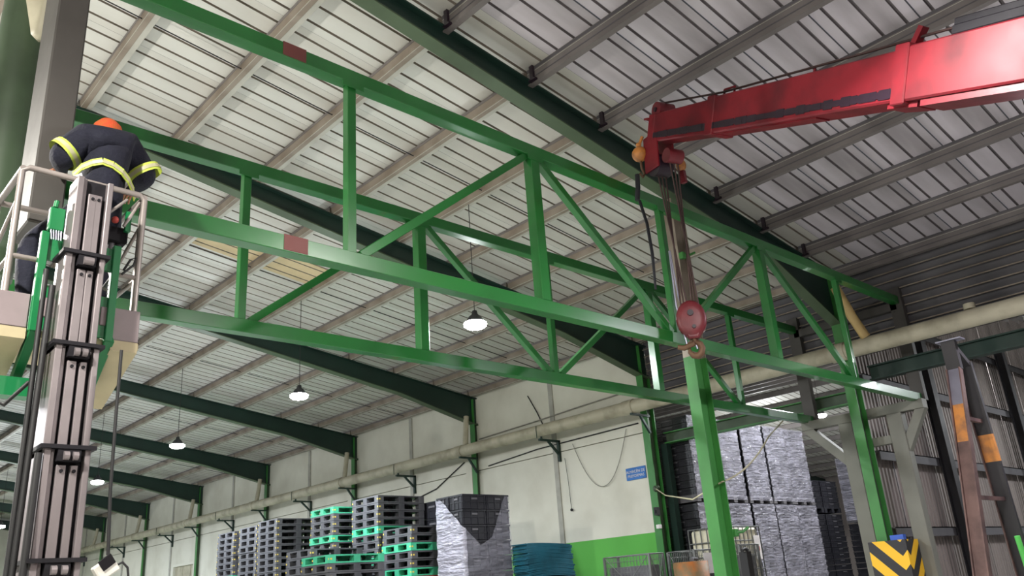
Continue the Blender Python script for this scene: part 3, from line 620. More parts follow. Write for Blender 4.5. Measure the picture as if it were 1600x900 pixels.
# cage
CX0, CX1, CY0, CY1, ZF = .89, 1.555, 4.80, 5.36, 3.10
MB().box(CX0-.10, CX1+.04, CY0, CY1, ZF-.04, ZF).build('cage_floor', M['liftcream'], ml)
for (a0, a1) in ((CX0-.10, 1.01), (1.44, CX1+.03)):
    MB().box(a0, a1, CY0-.02, CY0, ZF+.0, ZF+.19).build('kick_panel', M['liftgrey'], ml, bevel=.004)
    MB().prism([(CY0-.015, ZF), (CY0-.015, ZF-.06), (CY1-.05, ZF-.28), (CY1, ZF-.04)], 'x', a0, a1+.0).build('cage_underside', M['liftcream'], ml)
for x in (1.045, 1.425):
    MB().box(x-.03, x+.012, CY0-.05, CY0-.005, ZF-.02, ZF+.56).bar((x,CY0-.03,ZF),(x+(.10 if x < 1.2 else -.08)*-1.6*0, CY0+.3, ZF-.26), .05, .05).build('carriage_arm', M['liftgreen'], ml, bevel=.004)
MB().box(1.05, 1.42, CY0-.03, CY0-.01, ZF+.0, ZF+.24).box(1.05, 1.42, CY0-.03, CY0-.01, ZF+.40, ZF+.54).build('carriage_plate', M['liftgreen'], ml)
for x in (1.095, 1.385): MB().box(x-.022, x+.022, CY0-.036, CY0-.03, ZF+.07, ZF+.18).build('slot_cover', M['liftgrey'], ml, bevel=.004)
MB().box(.80, 1.10, 4.9, 5.0, 2.76, 2.86).build('cross_beam', M['liftgreen'], ml)
rT = ZF+.94; rM = ZF+.40
MB().tube([(CX0,CY0,ZF+.12),(CX0-.005,CY0,rT-.03),(CX0+.03,CY0,rT),(CX1-.03,CY0,rT+.0),(CX1,CY0,rT-.03),(CX1-.005,CY0,ZF+.12)], .018, 10).build('top_rail', M['rail'], ml)
MB().tube([(CX0,CY0+.0,rT-.01),(CX0,CY1,rT)], .018, 10).tube([(CX1,CY0,rT-.01),(CX1,CY1,rT)], .018, 10).tube([(CX0,CY1,rT),(CX1,CY1,rT)], .018, 10).build('top_rail', M['rail'], ml)
for x in (CX0, CX1):
    MB().tube([(x,CY0+.04,ZF),(x,CY0+.04,rT)], .014, 8).build('rail_post', M['rail'], ml)
    MB().tube([(x,CY1,ZF),(x,CY1,rT)], .016, 8).build('rail_post', M['rail'], ml)
    MB().tube([(x,CY0,rM),(x,CY1,rM)], .014, 8).build('mid_rail', M['rail'], ml)
    MB().tube([(x,CY0,rT-.18),(x,CY1,rM+.15)], .012, 8).build('rail_brace', M['rail'], ml)
for xa, xb in ((CX0, 1.03), (1.44, CX1)): MB().tube([(xa,CY0,rM),(xb,CY0,rM)], .015, 8).build('mid_rail', M['rail'], ml)
MB().tube([(1.36,CY0+.02,rT-.16),(1.46,CY0+.02,rT-.04)], .01, 6).tube([(CX1-.1,CY0+.02,rT-.22),(CX1-.02,CY0+.02,rT-.04)], .01, 6).build('rail_brace', M['rail'], ml)
MB().box(1.36, 1.50, 4.86, 4.98, 3.73, 3.83).build('control_box', M['mastblk'], ml, bevel=.01)
MB().box(1.47, 1.50, 4.83, 4.86, 3.80, 3.93).box(1.35,1.38,4.83,4.86,3.84,3.87).build('control_bracket', M['liftgreen'], ml)
MB().sphere((1.41,4.84,3.86), .022, 10).build('stop_button', M['redpl'], ml)
MB().tube([(1.42,4.9,3.73),(1.40,4.86,3.6),(1.44,4.86,3.5),(1.40,4.86,3.42)], .022, 8).tube([(1.46,4.9,3.73),(1.46,4.88,3.6),(1.43,4.86,3.5)], .016, 8).build('control_cable', M['claddark'], ml)
hp = [(1.405+.012*math.cos(k*1.1), 4.79+.012*math.sin(k*1.1), 3.46-k*.0045) for k in range(66)]
MB().tube(hp, .004, 5).build('coiled_cable', M['cable'], ml)
MB().tube([(1.47,4.79,3.53),(1.50,4.78,3.60),(1.53,4.78,3.62),(1.52,4.78,3.57),(1.46,4.78,3.50)], .007, 6).build('cable_loop', M['cable'], ml)
MB().box(1.035, 1.115, 4.72, 4.76, 3.66, 3.80).tube([(1.06,4.73,3.80),(1.065,4.73,3.84)], .016, 8).build('valve_box', M['liftgreen'], ml, bevel=.006)
for k in range(5): MB().tube([(1.05+k*.013,4.72,3.66),(1.055+k*.012,4.71,3.60)], .004, 5).build('fitting', M['brightsteel'], ml)
cable('hanging_cable', [(1.349,4.3,2.90),(1.352,4.3,2.6),(1.36,4.3,2.2),(1.378,4.3,1.9)], .008, 'cable', 'single black cable hanging down from the lift cage right of the mast')
fl_ = thing('work_floodlight', (1.39, 4.3, 0), 'small white floodlight head tilted at the bottom left, right of the mast', 'floodlight')
fu = Matrix.Rotation(math.radians(28), 3, 'Y')
mb = MB().bar(Vector((1.37,4.28,1.83))+Vector((-.045,0,-.02)), Vector((1.37,4.28,1.83))+Vector((.035,0,.035)), .05, .075, up=(-.5,0,.85)); mb.build('lamp_head', M['white'], fl_, bevel=.006)
MB().bar((1.335,4.25,1.845),(1.385,4.25,1.885), .01, .05, up=(-.5,-.2,.8)).build('lens', M['mastblk'], fl_)
MB().tube([(1.385,4.3,1.80),(1.385,4.3,.03)], .012, 8).build('stand_pole', M['white'], fl_)
for a in (0, 2.1, 4.2): MB().tube([(1.385,4.3,.5),(1.385+.14*math.cos(a),4.3+.12*math.sin(a),.01)], .01, 6).build('leg', M['white'], fl_)
MB().tube([(1.41,4.28,1.85),(1.44,4.28,1.865),(1.465,4.28,1.84),(1.475,4.28,1.78),(1.47,4.28,1.6)], .006, 6).build('cord', M['cable'], fl_)

# ------------------------------------------------------------------ the worker
def skin_body(name, verts, edges, radii, mats, parent, sub=2, root=0, matfn=None):
    me = bpy.data.meshes.new(name); me.from_pydata([tuple(v) for v in verts], edges, [])
    o = bpy.data.objects.new(name, me); C.objects.link(o)
    sk = o.modifiers.new('skin', 'SKIN'); sk.use_smooth_shade = True
    for i, r in enumerate(radii):
        r = (r, r) if not isinstance(r, tuple) else r
        me.skin_vertices[0].data[i].radius = r
        me.skin_vertices[0].data[i].use_root = (i == root)
    o.modifiers.new('sub', 'SUBSURF').levels = sub
    bpy.context.view_layer.update()
    dg = bpy.context.evaluated_depsgraph_get(); m2 = bpy.data.meshes.new_from_object(o.evaluated_get(dg))
    o2 = bpy.data.objects.new(name, m2); C.objects.link(o2); bpy.data.objects.remove(o)
    m2.materials.clear()
    for mm in mats: m2.materials.append(mm)
    for p in m2.polygons:
        p.use_smooth = True
        if matfn: p.material_index = matfn(p.center)
    o2.parent = parent; o2.location = -Vector(parent.location); return o2
wk = thing('person', (1.25, 5.08, ZF), 'person in dark navy workwear with yellow reflective bands, bent over at the cage rail', 'person')
J = dict(pelvis=(1.34,5.02,3.98), waist=(1.36,5.02,4.12), chest=(1.375,5.06,4.34), upper=(1.385,5.14,4.47), neck=(1.41,5.22,4.55), head=(1.43,5.28,4.61), crown=(1.435,5.31,4.66),
         shL=(1.25,5.12,4.455), elL=(1.135,5.14,4.335), wrL=(1.20,5.32,4.36), haL=(1.21,5.40,4.37),
         shR=(1.52,5.12,4.49), elR=(1.655,5.09,4.33), wrR=(1.64,5.28,4.33), haR=(1.63,5.36,4.33),
         hipL=(1.26,5.0,3.90), knL=(1.03,5.10,3.70), anL=(1.06,5.06,3.22), toL=(1.04,5.24,3.14),
         hipR=(1.41,5.0,3.92), knR=(1.45,5.18,3.56), anR=(1.42,5.06,3.22), toR=(1.42,5.22,3.14))
keys = list(J); ix = {k: i for i, k in enumerate(keys)}
E_ = [('pelvis','waist'),('waist','chest'),('chest','upper'),('upper','neck'),('neck','head'),('head','crown'),('upper','shL'),('shL','elL'),('elL','wrL'),('wrL','haL'),('upper','shR'),('shR','elR'),('elR','wrR'),('wrR','haR'),
      ('pelvis','hipL'),('hipL','knL'),('knL','anL'),('anL','toL'),('pelvis','hipR'),('hipR','knR'),('knR','anR'),('anR','toR')]
R_ = dict(pelvis=(.15,.12), waist=(.18,.13), chest=(.235,.16), upper=(.23,.16), neck=.062, head=.088, crown=.07, shL=.13, elL=.095, wrL=.042, haL=.035, shR=.13, elR=.095, wrR=.042, haR=.035,
          hipL=.105, knL=.078, anL=.055, toL=.045, hipR=.105, knR=.078, anR=.055, toR=.045)
def pm_(c):
    if c.z > 4.50 and c.y > 5.20: return 1
    if c.z > 4 and c.y > 5.36: return 1
    return 2 if c.z < 3.24 else 0
skin_body('body', [J[k] for k in keys], [(ix[a], ix[b]) for a, b in E_], [R_[k] for k in keys], [M['navy'], M['skin'], M['cable']], wk, matfn=pm_)
MB().lathe([(.0,.10),(.05,.09),(.085,.05),(.10,0),(.10,-.05),(.085,-.07)], (1.425,5.26,4.665), 18).build('head_scarf', M['hair'], wk)
def ribbon(pts, wdt, th=.006, mi=0, mb=None, nrm=(0,-1,0)):
    mb = mb or MB()
    for a, b in zip(pts[:-1], pts[1:]): mb.bar(a, b, th, wdt, up=(0,0,1), mi=mi)
    return mb
def band(mb_pts, n1, n2):
    h_ = ribbon(mb_pts, .046).build(n1, M['hivis'], wk)
    ribbon([tuple(Vector(p)+Vector((0,-.004,0))) for p in mb_pts], .022).build(n2, M['silver'], h_)
band([(1.19,4.99,4.16),(1.215,4.93,4.195),(1.26,4.885,4.22),(1.31,4.86,4.235),(1.37,4.855,4.225),(1.43,4.865,4.20),(1.48,4.895,4.17),(1.525,4.94,4.135),(1.555,4.99,4.10)], 'reflective_band', 'silver_strip')
def cuff(c, d, r, k):
    c = Vector(c); d = Vector(d).normalized()
    h_ = MB().tube([c-d*.028, c+d*.028], r, 18, cap=False).build('reflective_band', M['hivis'], wk)
    MB().tube([c-d*.012, c+d*.012], r+.003, 18, cap=False).build('silver_strip', M['silver'], h_)
cuff((1.165,5.135,4.365), (-.115,.02,-.12), .106, 0); cuff((1.635,5.095,4.355), (.10,-.02,-.16), .106, 1)
ribbon([(1.20,4.93,4.14),(1.21,4.92,4.09),(1.23,4.92,4.08)], .05).build('shirt_tail', M['whitecloth'], wk)
def hand(c, d, s, parent):
    c = Vector(c); d = Vector(d).normalized(); side = d.cross(Vector((0,0,1))).normalized()*s; dn = Vector((0,0,-1))
    for k in range(4):
        b = c+side*(.026*(k-1.5))*.8; l = (.075,.085,.08,.062)[k]
        MB().tube([b, b+d*l*.45+dn*.005, b+d*l*.75+dn*.028, b+d*l*.75+dn*.05], [.0095,.009,.008,.006], 8).build('finger', M['skin'], parent)
    b = c-d*.02-side*.035; MB().tube([b, b-side*.025+d*.03, b-side*.02+d*.055+dn*.012], [.011,.010,.007], 8).build('thumb', M['skin'], parent)
hand((1.21,5.41,4.37), (.1,1,-.1), 1, wk); hand((1.63,5.37,4.33), (-.1,1,-.1), -1, wk)

# ------------------------------------------------------------------ plastic pallets in stacks
PH = .155
def pallet_mesh(mats):
    mb = MB(); L_, W_ = 1.2, 1.0     # x, y
    mb.box(0, L_, 0, W_, .125, .150)
    for x0, x1 in ((0, .14), (.53, .67), (1.06, 1.2)):
        for y0, y1 in ((0, .14), (.43, .57), (.86, 1.0)): mb.box(x0, x1, y0, y1, .028, .125)
        mb.box(x0, x1, 0, W_, 0, .028)
    for y0, y1 in ((0, .10), (.45, .55), (.90, 1.0)): mb.box(.14, .53, y0, y1, 0, .026).box(.67, 1.06, y0, y1, 0, .026)
    for (x, y) in ((0, .98), (0, .02)): mb.box(-.004, 0, y-.015, y+.015, .06, .09, 1)
    mb.box(.02, .06, -.004, 0, .06, .09, 1)
    return mb.mesh('pallet', mats)
pmesh = {'g': pallet_mesh([M['blackgrey'], M['yellow']]), 't': pallet_mesh([M['teal'], M['yellow']]), 'b': pallet_mesh([M['black'], M['yellow']]), 'r': pallet_mesh([M['redpl'], M['yellow']])}
cname = {'g': 'grey-black', 't': 'teal green', 'b': 'black', 'r': 'red'}
def pallet_stack(x, y, ztop, desc, cols, grp, jit=.012):
    n = int(ztop/PH); base = ztop-n*PH
    for k in range(n):
        c = cols[k] if k < len(cols) else 'g'
        z = (n-1-k)*PH
        s = ztop/(n*PH)
        o = bpy.data.objects.new('plastic_pallet', pmesh[c]); C.objects.link(o)
        o.location = (x+random.uniform(-jit, jit), y+random.uniform(-jit, jit), (n-1-k)*PH*s); o.scale = (1, 1, s*.995)
        tag(o, '%s pallet, %s from the top, in %s' % (cname[c], ORD[k] if k else 'topmost', desc), 'pallet', grp)
pallet_stack(10.1, 21.75, 3.66, 'the farthest left stack', 'gggggggtgg', 'pallets in the leftmost stack')
pallet_stack(10.1, 20.45, 3.68, 'the second stack from the left', 'gggggggg', 'pallets in the second stack from the left')
pallet_stack(10.1, 19.40, 3.74, 'the tidy third stack from the left', 'ggggggggg', 'pallets in the third stack from the left')
pallet_stack(8.8, 15.45, 2.72, 'the low stack before the tidy one', 'ggggg', 'pallets in the low front stack')
pallet_stack(9.75, 16.45, 3.73, 'the stack crowned by a teal pallet', 'tgggtg', 'pallets in the teal-topped stack', .02) if False else None
pallet_stack(10.1, 16.80, 3.72, 'the teal-topped stack', 'tgggtgg', 'pallets in the teal-topped stack', .02)
pallet_stack(8.3, 13.93, 2.50, 'the low wide teal-capped stack', 'tgggb', 'pallets in the low teal-capped stack', .02)
pallet_stack(10.1, 15.0, 3.74, 'the tallest stack', 'ggggtgggtg', 'pallets in the tallest stack')
pallet_stack(10.1, 13.85, 3.00, 'the stack beside the wrapped crates', 'ggtggtrgg', 'pallets in the stack beside the wrapped crates', .02)

# ------------------------------------------------------------------ crates
def crate_mesh(lx, ly, h, mats, name='crate'):
    mb = MB(); t = .012
    mb.box(t, lx-t, t, ly-t, 0, h-.04).box(0, lx, 0, ly, h-.045, h-.012)
    mb.box(.004, lx-.004, .004, ly-.004, h*.42, h*.42+.02)
    for k in range(4):
        x = lx*(.08+.28*k); mb.box(x, x+.02, .002, t, 0, h-.045).box(x, x+.02, ly-t, ly-.002, 0, h-.045)
        y = ly*(.08+.28*k); mb.box(.002, t, y, y+.02, 0, h-.045).box(lx-t, lx-.002, y, y+.02, 0, h-.045)
    mb.box(lx*.38, lx*.62, -.003, .0, h*.6, h*.72, 1).box(-.003, 0, ly*.36, ly*.64, h*.6, h*.72, 1)
    return mb.mesh(name, mats)
# near film-wrapped crates with the film torn open in a V
cx, cy = 10.32, 12.5; ch = .285; nl = 12; zt = 3.46
t = thing('wrapped_crates', (cx, cy, 0), 'tall pile of black crates in cloudy film torn open in a V at its top', 'crate stack')
MB().box(cx, cx+1.2, cy, cy+.82, 0, .04).build('pallet', M['black'], t)
cme = crate_mesh(.595, .395, ch, [M['black'], M['claddark']])
for k in range(nl):
    for ix_ in range(2):
        for iy_ in range(2): inst('crate', cme, t, (.6*ix_+random.uniform(-.006,.006), .4*iy_+random.uniform(-.006,.006), .04+k*(zt-.04)/nl))
def film(x0, y0, x1, y1, zf, parent, mname, nseg=14, top=None, off_=.015, cell=.28, amp=.012, name='stretch_film', s0=0, s1=None, zb=0):
    # film hugging the -x face and the -y face of a stack, upper edge height given by a function of the distance s along both faces
    mb = MB(); ly = y1-y0; lx = x1-x0; tot = lx+ly; s1 = tot if s1 is None else s1; nz = int(zf/.07); vs = []; ns = nseg*2
    for i in range(ns+1):
        s = s0+(s1-s0)*i/ns; zt_ = top(s) if top else zf
        for j in range(nz+1):
            z = zt_*j/nz; d = off_+amp*math.sin(z/cell*2*math.pi)+random.uniform(-.004, .004)+(.01 if random.random() < .1 else 0)
            if s <= ly: vs.append((x0-d, y1-s, z+zb))
            else: vs.append((x0-d*.3+(s-ly), y0-d, z+zb))
    fs = [(i*(nz+1)+j, (i+1)*(nz+1)+j, (i+1)*(nz+1)+j+1, i*(nz+1)+j+1) for i in range(ns) for j in range(nz)]
    mb.add(vs, fs, 0, True); return mb.build(name, M[mname], parent)
def vtop(s):                 # distance from the far end of the left face: left face .8, right face 1.2
    if s < .14: return zt-.02-.1*random.random()
    if s < 1.20: return zt-.05-(s-.14)*.86
    if s < 1.5: return zt-.96+(s-1.2)*.5
    if s < 1.86: return zt-.81+(s-1.5)*2.1
    return zt-.04
film(cx, cy, cx+1.2, cy+.8, zt, t, 'filmwhite', nseg=14, top=vtop, s1=.86)['label'] = 'cloudy white film'
film(cx, cy, cx+1.2, cy+.8, zt, t, 'filmgrey', nseg=14, top=vtop, s0=.86)['label'] = 'clearer greyish film'
# plain dark crates behind, left of the wrapped pile
t = thing('crate_pile', (11.35, 14.3, 0), 'dark grey pile of plain crates behind the wrapped crates', 'crate stack')
cm2 = crate_mesh(1.2, .8, .36, [M['black'], M['claddark']])
for k in range(10): inst('crate', cm2, t, (random.uniform(-.01,.01), random.uniform(-.01,.01)+.1, k*.361))

# big film-wrapped loads of crates in the neighbouring bay
crl = crate_mesh(.99, 1.1, .158, [M['black'], M['claddark']], 'crate')
pbm = MB()
pbm.box(0, 1, 0, 1.1, .12, .15)
for x in (0, .43, .86): pbm.box(x, x+.14, 0, 1.1, 0, .12)
pbp = pbm.mesh('pallet', [M['claddark']]); pbm = pbm.mesh('pallet', [M['black']])
def load(x, y, z, label, cat, grp, wrapped, nl_=11, full=False):
    t = thing('wrapped_load' if wrapped else 'crate_load', (x, y, z), label, cat, grp)
    inst('pallet', pbp if wrapped else pbm, t, (0,0,0))
    for k in range(nl_): inst('crate', crl, t, (random.uniform(-.008,.008), random.uniform(-.008,.008), .15+k*.158))
    if wrapped:
        global fmesh
        key = (nl_, full)
        if key not in FM:
            o = film(x, y, x+.97, y+1.1, .10+nl_*.158, t, 'film', nseg=9, cell=.158, amp=.016, off_=.016, zb=z+.06, s0=0 if full else 1.1); FM[key] = o.data
        else: inst('stretch_film', FM[key], t, (0,0,0))
    return t
FM = {}
colw = ['first column from the left', 'second column from the left', 'middle column', 'fourth column from the left', 'last column on the right']
levw = ['bottom row', 'middle row', 'top row']
# level heights: floor, 1.32, 3.2; bottom row is lower
for lv, (z, n_) in enumerate(((0, 7), (1.28, 11), (3.20, 11))):
    for k in range(5):
        load(15.5+k*1.04+(0, .03, .07, .05, .03)[k], 10.82+random.uniform(-.03,.03), z, 'silvery wrapped crate load, %s, %s of the big block' % (levw[lv], colw[k]), 'crate load', 'film-wrapped crate loads behind the slim column', True, n_)
for lv, (z, n_) in enumerate(((0, 7), (1.28, 11), (3.2, 5))):
    for k in range(3): load(21.9+k*1.05, 12.3, z, 'unwrapped black crate load, %s, %s beyond the silvery block' % (levw[lv], ['left', 'middle', 'right'][k]), 'crate load', 'black crate loads beyond the wrapped block', False, n_)
for k in range(3):
    load(24.85+k*1.06, 11.0, 0, 'black crate load at the bottom, %s, beside the grey trestle leg' % ['left', 'middle', 'right'][k], 'crate load', 'black lower loads by the trestle', False, 7)
    load(24.85+k*1.06, 11.0, 1.28, 'black crate load in the middle row, %s, under far silvery loads' % ['left', 'centre', 'right'][k], 'crate load', 'black lower loads by the trestle', False, 9)
    load(24.85+k*1.06, 11.0, 2.88, 'far silvery wrapped load on black loads, %s, beside the trestle leg' % ['left', 'centre', 'right'][k], 'crate load', 'far wrapped loads by the trestle', True, 11, True)

# ------------------------------------------------------------------ teal sheets on a pallet
t = thing('sheet_stack', (11.57, 12.1, 0), 'pile of dark teal sheets with bent edges on dark pallets', 'sheet stack')
for k in range(12): inst('pallet', pmesh['b'], t, (0, 0, k*PH)).scale = (1.04, .45, 1)
zz = 12*PH; k = 0
while zz < 2.50:
    th = .022; e = .02*math.sin(k*.9)+.02*math.sin(k*2.3); dx = -.03+k*.006
    pts = []
    for i in range(9):
        u = i/8; pts.append((u*1.26, zz+.02*math.sin(u*3.1+.5*k*.2)-.03*(u-.5)**2*4+(.05*(u-.75)*4 if u > .75 and k > 26 else 0)))
    poly = pts+[(p[0], p[1]+th) for p in reversed(pts)]
    mb = MB(); mb.prism([(p[0]+11.58+e, p[1]) for p in poly], 'y', 12.12+dx*.3, 12.55+dx*.3); mb.build('teal_sheet', M['tealsheet'], t); zz += th+.004; k += 1

# ------------------------------------------------------------------ cages, drum, tank
def mesh_cage(x, y, z, lx, ly, h, label, grp=None, plate=False):
    t = thing('mesh_cage', (x, y, z), label, 'wire cage', grp)
    for a in (0, lx):
        for b in (0, ly): MB().box(x+a-.02, x+a+.02, y+b-.02, y+b+.02, z, z+h).build('corner_post', M['cagewire'], t)
    for face in range(4):
        mb = MB(); n = 14
        for k in range(n+1):
            u = k/n
            if face < 2:
                yy = y+(0 if face == 0 else ly); mb.tube([(x+lx*u,yy,z+.08),(x+lx*u,yy,z+h)], .004, 4, cap=False)
                if k <= 10: mb.tube([(x,yy,z+.08+(h-.08)*k/10),(x+lx,yy,z+.08+(h-.08)*k/10)], .004 if k < 10 else .012, 4, cap=False)
            else:
                xx = x+(0 if face == 2 else lx); mb.tube([(xx,y+ly*u,z+.08),(xx,y+ly*u,z+h)], .004, 4, cap=False)
                if k <= 10: mb.tube([(xx,y,z+.08+(h-.08)*k/10),(xx,y+ly,z+.08+(h-.08)*k/10)], .004 if k < 10 else .012, 4, cap=False)
        if face == 0: mb.tube([(x,y-.01,z+.1),(x+lx,y-.01,z+h)], .007, 4).tube([(x+lx,y-.01,z+.1),(x,y-.01,z+h)], .007, 4)
        if face == 2: mb.tube([(x-.01,y,z+.1),(x-.01,y+ly,z+h)], .007, 4).tube([(x-.01,y+ly,z+.1),(x-.01,y,z+h)], .007, 4)
        mb.build('wire_panel', M['cagewire'], t)
    MB().box(x, x+lx, y, y+ly, z+.04, z+.08).build('floor_panel', M['claddark'], t)
    if plate: MB().box(x+lx*.35, x+lx*.75, y-.02, y-.01, z+h-.42, z+h-.06).build('white_plate', M['paper'], t)
    MB().box(x+.06, x+lx-.06, y+.06, y+ly-.06, z+.08, z+h*.82).build('contents', M['blackgrey'], t)
    return t
mesh_cage(12.5, 9.92, 1.05, .40, 1.08, 1.06, 'wire mesh cage with crossed braces, left of the stained drum')
mesh_cage(12.5, 9.92, 0, .40, 1.08, 1.05, 'lower wire mesh cage under the cross-braced one')
mesh_cage(13.22, 9.44, 1.06, .70, .6, 1.06, 'wire mesh cage with white plate, just left of the slim column', None, True)
mesh_cage(13.22, 9.44, 0, .70, .6, 1.06, 'lower wire mesh cage under the one with the white plate')
mesh_cage(13.95, 8.95, 1.06, .62, .6, 1.10, 'wire mesh cage just right of the slim column, before the milky tank')
mesh_cage(13.95, 8.95, 0, .62, .6, 1.06, 'lower wire mesh cage under the one before the tank')
mb = MB(); t = thing('stained_drum', (12.75, 9.35, 0), 'drum with orange rust stains between the wire cages', 'drum')
for k in range(2): MB().lathe([(0,0),(.31,0),(.31,.3),(.325,.31),(.325,.33),(.31,.34),(.31,.62),(.325,.63),(.325,.65),(.31,.66),(.31,.95),(.0,.95)], (12.86,9.30,.96*k), 24).build('shell', M['drum'], t)
MB().tube([(12.65,9.1,1.93),(12.8,9.2,1.96),(13.0,9.25,1.95)], .03, 8).build('rag', M['claddark'], t)
ib = thing('tank_cage', (15.25, 9.55, 0), 'milky white liquid tank in a grid cage before the wrapped loads', 'tank')
ix0, ix1, iy0, iy1, iz0, iz1 = 14.72, 15.95, 9.7, 10.6, 1.36, 2.56
MB().box(ix0+.03, ix1-.03, iy0+.03, iy1-.03, iz0+.14, iz1-.02).build('tank_body', M['tank'], ib, bevel=.04)
MB().box(ix0, ix1, iy0, iy1, iz0, iz0+.03).box(ix0, ix0+.1, iy0, iy1, iz0-.12, iz0).box(ix1-.1, ix1, iy0, iy1, iz0-.12, iz0).box(ix0+.55, ix0+.68, iy0, iy1, iz0-.12, iz0).build('pallet_base', M['steeldark'], ib)
mb = MB()
for k in range(9):
    x = ix0+(ix1-ix0)*k/8; mb.tube([(x,iy0,iz0),(x,iy0,iz1)], .012, 6)
for k in range(7):
    y = iy0+(iy1-iy0)*k/6; mb.tube([(ix0,y,iz0),(ix0,y,iz1)], .012, 6).tube([(ix1,y,iz0),(ix1,y,iz1)], .012, 6)
for k in range(5):
    z = iz0+.1+(iz1-iz0-.1)*k/4; mb.tube([(ix0,iy1,z),(ix0,iy0,z),(ix1,iy0,z),(ix1,iy1,z)], .014, 6)
mb.build('grid_cage', M['cagewire'], ib)
MB().box(ix1-.28, ix1-.06, iy0-.02, iy0-.012, iz0+.55, iz1-.18).build('label_plate', M['paper'], ib)
MB().box(ix1-.24, ix1-.12, iy0-.024, iy0-.02, iz0+.72, iz0+.80).build('red_print', M['redpl'], ib)
MB().box(ix0, ix1, iy0, iy1, 0, 1.2).build('lower_tank', M['tank'], ib, bevel=.04)
MB().tube([(13.0,8.3,2.02),(13.1,8.3,2.05),(13.25,8.35,2.03)], .03, 8).tube([(13.15,8.3,2.03),(13.2,8.28,1.9),(13.17,8.28,1.75),(13.22,8.3,1.7)], .022, 8).box(13.05,13.2,8.25,8.4,0,2.0).top('tool_stand', M['cable'], (13.1,8.3,0), 'black tool hanging on a stand right of the slim column', 'tool')

# ------------------------------------------------------------------ column guard, blue box, A-frame, green rail
o = MB().box(14.25, 14.30, 6.03, 6.66, 0, 1.99).box(14.30, 14.74, 6.03, 6.08, 0, 1.99).box(14.30, 14.74, 6.61, 6.66, 0, 1.99).top('column_guard', M['chevron'], (14.25, 6.08, .32), 'yellow and black chevron guard around the foot of the right green column', 'guard')
MB().box(14.32, 14.43, 6.08, 6.30, 1.9, 2.07).box(14.32, 14.43, 6.08, 6.30, 0, .02).box(14.33,14.35,6.1,6.12,0,1.9).box(14.33,14.35,6.27,6.29,0,1.9).top('blue_box', M['blue'], (14.37,6.2,0), 'small blue box peeking out above the chevron guard', 'box')
af = thing('steel_a_frame', (9.6, 3.2, 0), 'rusty steel A-frame with orange bands leaning at the right edge', 'steel frame')
def leg(p, q, w_, mname, name='leg', **k): return MB().bar(p, q, .06, w_, up=(0,1,0)).build(name, M[mname], af)
P1, Q1 = Vector((9.84,3.2,3.60)), Vector((8.69,3.2,0)); d1 = (Q1-P1)
leg(P1, P1+d1*.115, .125, 'brightsteel', 'bright_leg_top'); leg(P1+d1*.115, P1+d1*.23, .125, 'orange', 'orange_band'); leg(P1+d1*.23, Q1, .125, 'rust')
for s in (-1, 1): MB().bar(P1+Vector((-.02,s*.068,0)), Q1+Vector((-.02,s*.068,0)), .09, .014, up=(0,1,0)).build('leg_flange', M['rust'], af)
P2, Q2 = Vector((10.20,3.2,3.72)), Vector((10.52,3.2,0)); d2 = Q2-P2
leg(P2, P2+d2*.22, .15, 'steeldark'); leg(P2+d2*.22, P2+d2*.30, .15, 'orange', 'orange_band'); leg(P2+d2*.30, Q2, .15, 'steeldark')
MB().bar(P2+Vector((-.03,.08,0)), Q2+Vector((-.03,.08,0)), .08, .012, up=(0,1,0)).build('leg_flange', M['rust'], af)
MB().bar((9.85,3.2,3.60),(9.86,3.2,3.93), .08, .15, up=(0,1,0)).bar((9.9,3.2,3.85),(10.22,3.2,3.68), .06, .13, up=(0,1,0)).build('head', M['steeldark'], af)
MB().box(9.80, 9.95, 3.05, 3.32, 3.93, 3.945).build('head_plate', M['brightsteel'], af)
for z in (3.05, 2.2, 1.2): MB().bar((9.84-(3.6-z)*.32,3.2,z),(10.24+(3.6-z)*.085,3.2,z), .04, .04).build('cross_bar', M['rust'], af)
gr = thing('green_guard_rail', (10.2, 3.0, 0), 'bright green worn guard post and rail at the lower right corner', 'guard rail')
MB().tube([(9.93,3.05,1.80),(9.98,3.05,1.5),(10.0,3.05,0)], .028, 10).build('post', M['lime'], gr)
MB().tube([(10.25,3.05,1.84),(10.9,3.05,1.86)], .02, 8).tube([(10.27,3.05,1.84),(10.3,3.05,0)], .02, 8).tube([(10.9,3.05,1.86),(10.9,3.05,0)], .02, 8).build('rail', M['lime'], gr)
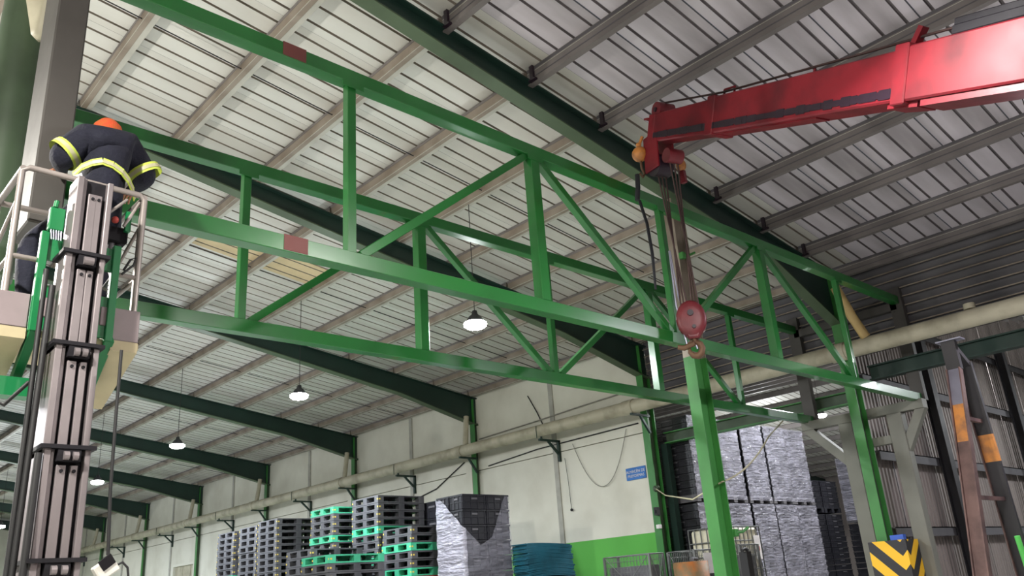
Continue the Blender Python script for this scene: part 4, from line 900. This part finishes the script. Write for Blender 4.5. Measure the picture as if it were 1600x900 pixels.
# ------------------------------------------------------------------ lamps
lm = MB().lathe([(0,.0),(.04,0),(.05,-.06),(.10,-.10),(.13,-.16),(.16,-.19)], n=20).mesh('housing', M['lamphouse'])
dm = MB().lathe([(.16,-.19),(.185,-.21),(.18,-.25),(.13,-.285),(.0,-.30)], n=20).mesh('diffuser', M['glow'])
lamp_names = ['glowing round lamp hanging in front of the near bay of white wall', 'glowing round lamp hanging left of and below the lower truss chord', 'glowing round lamp hanging in the third bay from the white wall start', 'small glowing lamp just right of the lift mast', 'far glowing lamp behind the lift mast', 'far glowing lamp at the left edge', 'farthest lamp of the row',
 'lamp hanging in the near bay before the first truss', 'lamp hanging to the right of the crane boom', 'hall lamp far left, level with the first truss', 'hall lamp far left, level with the farther truss', 'hall lamp far left, in the third bay', 'hall lamp far left, in the fourth bay', 'hall lamp behind the viewer on the left', 'hall lamp behind the viewer on the right']
def lamp(x, y, z, k, i, roof=None):
    roof = (PZ(x)+.1) if roof is None else roof
    t = thing('high_bay_lamp', (x, y, z), lamp_names[i] if i < len(lamp_names) else 'hanging hall lamp outside the picture, number %d of its row' % i, 'lamp', 'round high bay lamps on rods')
    inst('housing', lm, t, (0,0,.2)); inst('diffuser', dm, t, (0,0,.2))
    MB().tube([(x,y,z+.2),(x,y,roof)], .007, 5).build('suspension_rod', M['steeldark'], t)
    ld = bpy.data.lights.new('lamp_light', 'AREA'); ld.shape = 'DISK'; ld.size = .3; ld.energy = LAMP_W*k; ld.color = TINT.get(i, (.93, .97, 1))
    lo = bpy.data.objects.new('lamp_light', ld); C.objects.link(lo); lo.parent = t; lo.location = (0,0,-.12)
    pd = bpy.data.lights.new('lamp_glow', 'POINT'); pd.energy = GLOW_W*k*SIDE.get(i, 1); pd.shadow_soft_size = .16; pd.color = TINT.get(i, (.93, .97, 1))
    po = bpy.data.objects.new('lamp_glow', pd); C.objects.link(po); po.parent = t; po.location = (0,0,-.32)
for i, (x, y, z, k) in enumerate(LAMPS): lamp(x, y, z, k, i)
lamp_names += ['']*20; lamp_names[23:26] = ['lamp of the neighbouring bay far behind the wrapped stacks', 'lamp right of the A-frame, before the corrugated wall', 'second lamp before the corrugated wall, outside the picture']; lamp_names[20] = 'small glowing lamp above the wrapped stacks in the neighbouring bay'; lamp_names[21] = 'lamp of the neighbouring bay above the dark stacks'; lamp_names[22] = 'lamp of the neighbouring bay near the corrugated wall'
lamp(27.06, 13.34, 6.6, 1.0, 20, 8.2); lamp(18, 8.5, 6.75, .8, 21, 7.0); lamp(23.2, 8.5, 7.2, .8, 22, 7.7); lamp(33, 19, 7.4, 2.0, 23, 8.3); lamp(20.5, 2.3, 6.2, .6, 24, 7.4); lamp(28, 2.3, 6.2, .6, 25, 7.4)  # all after the first are added to brighten this bay and the corrugated wall
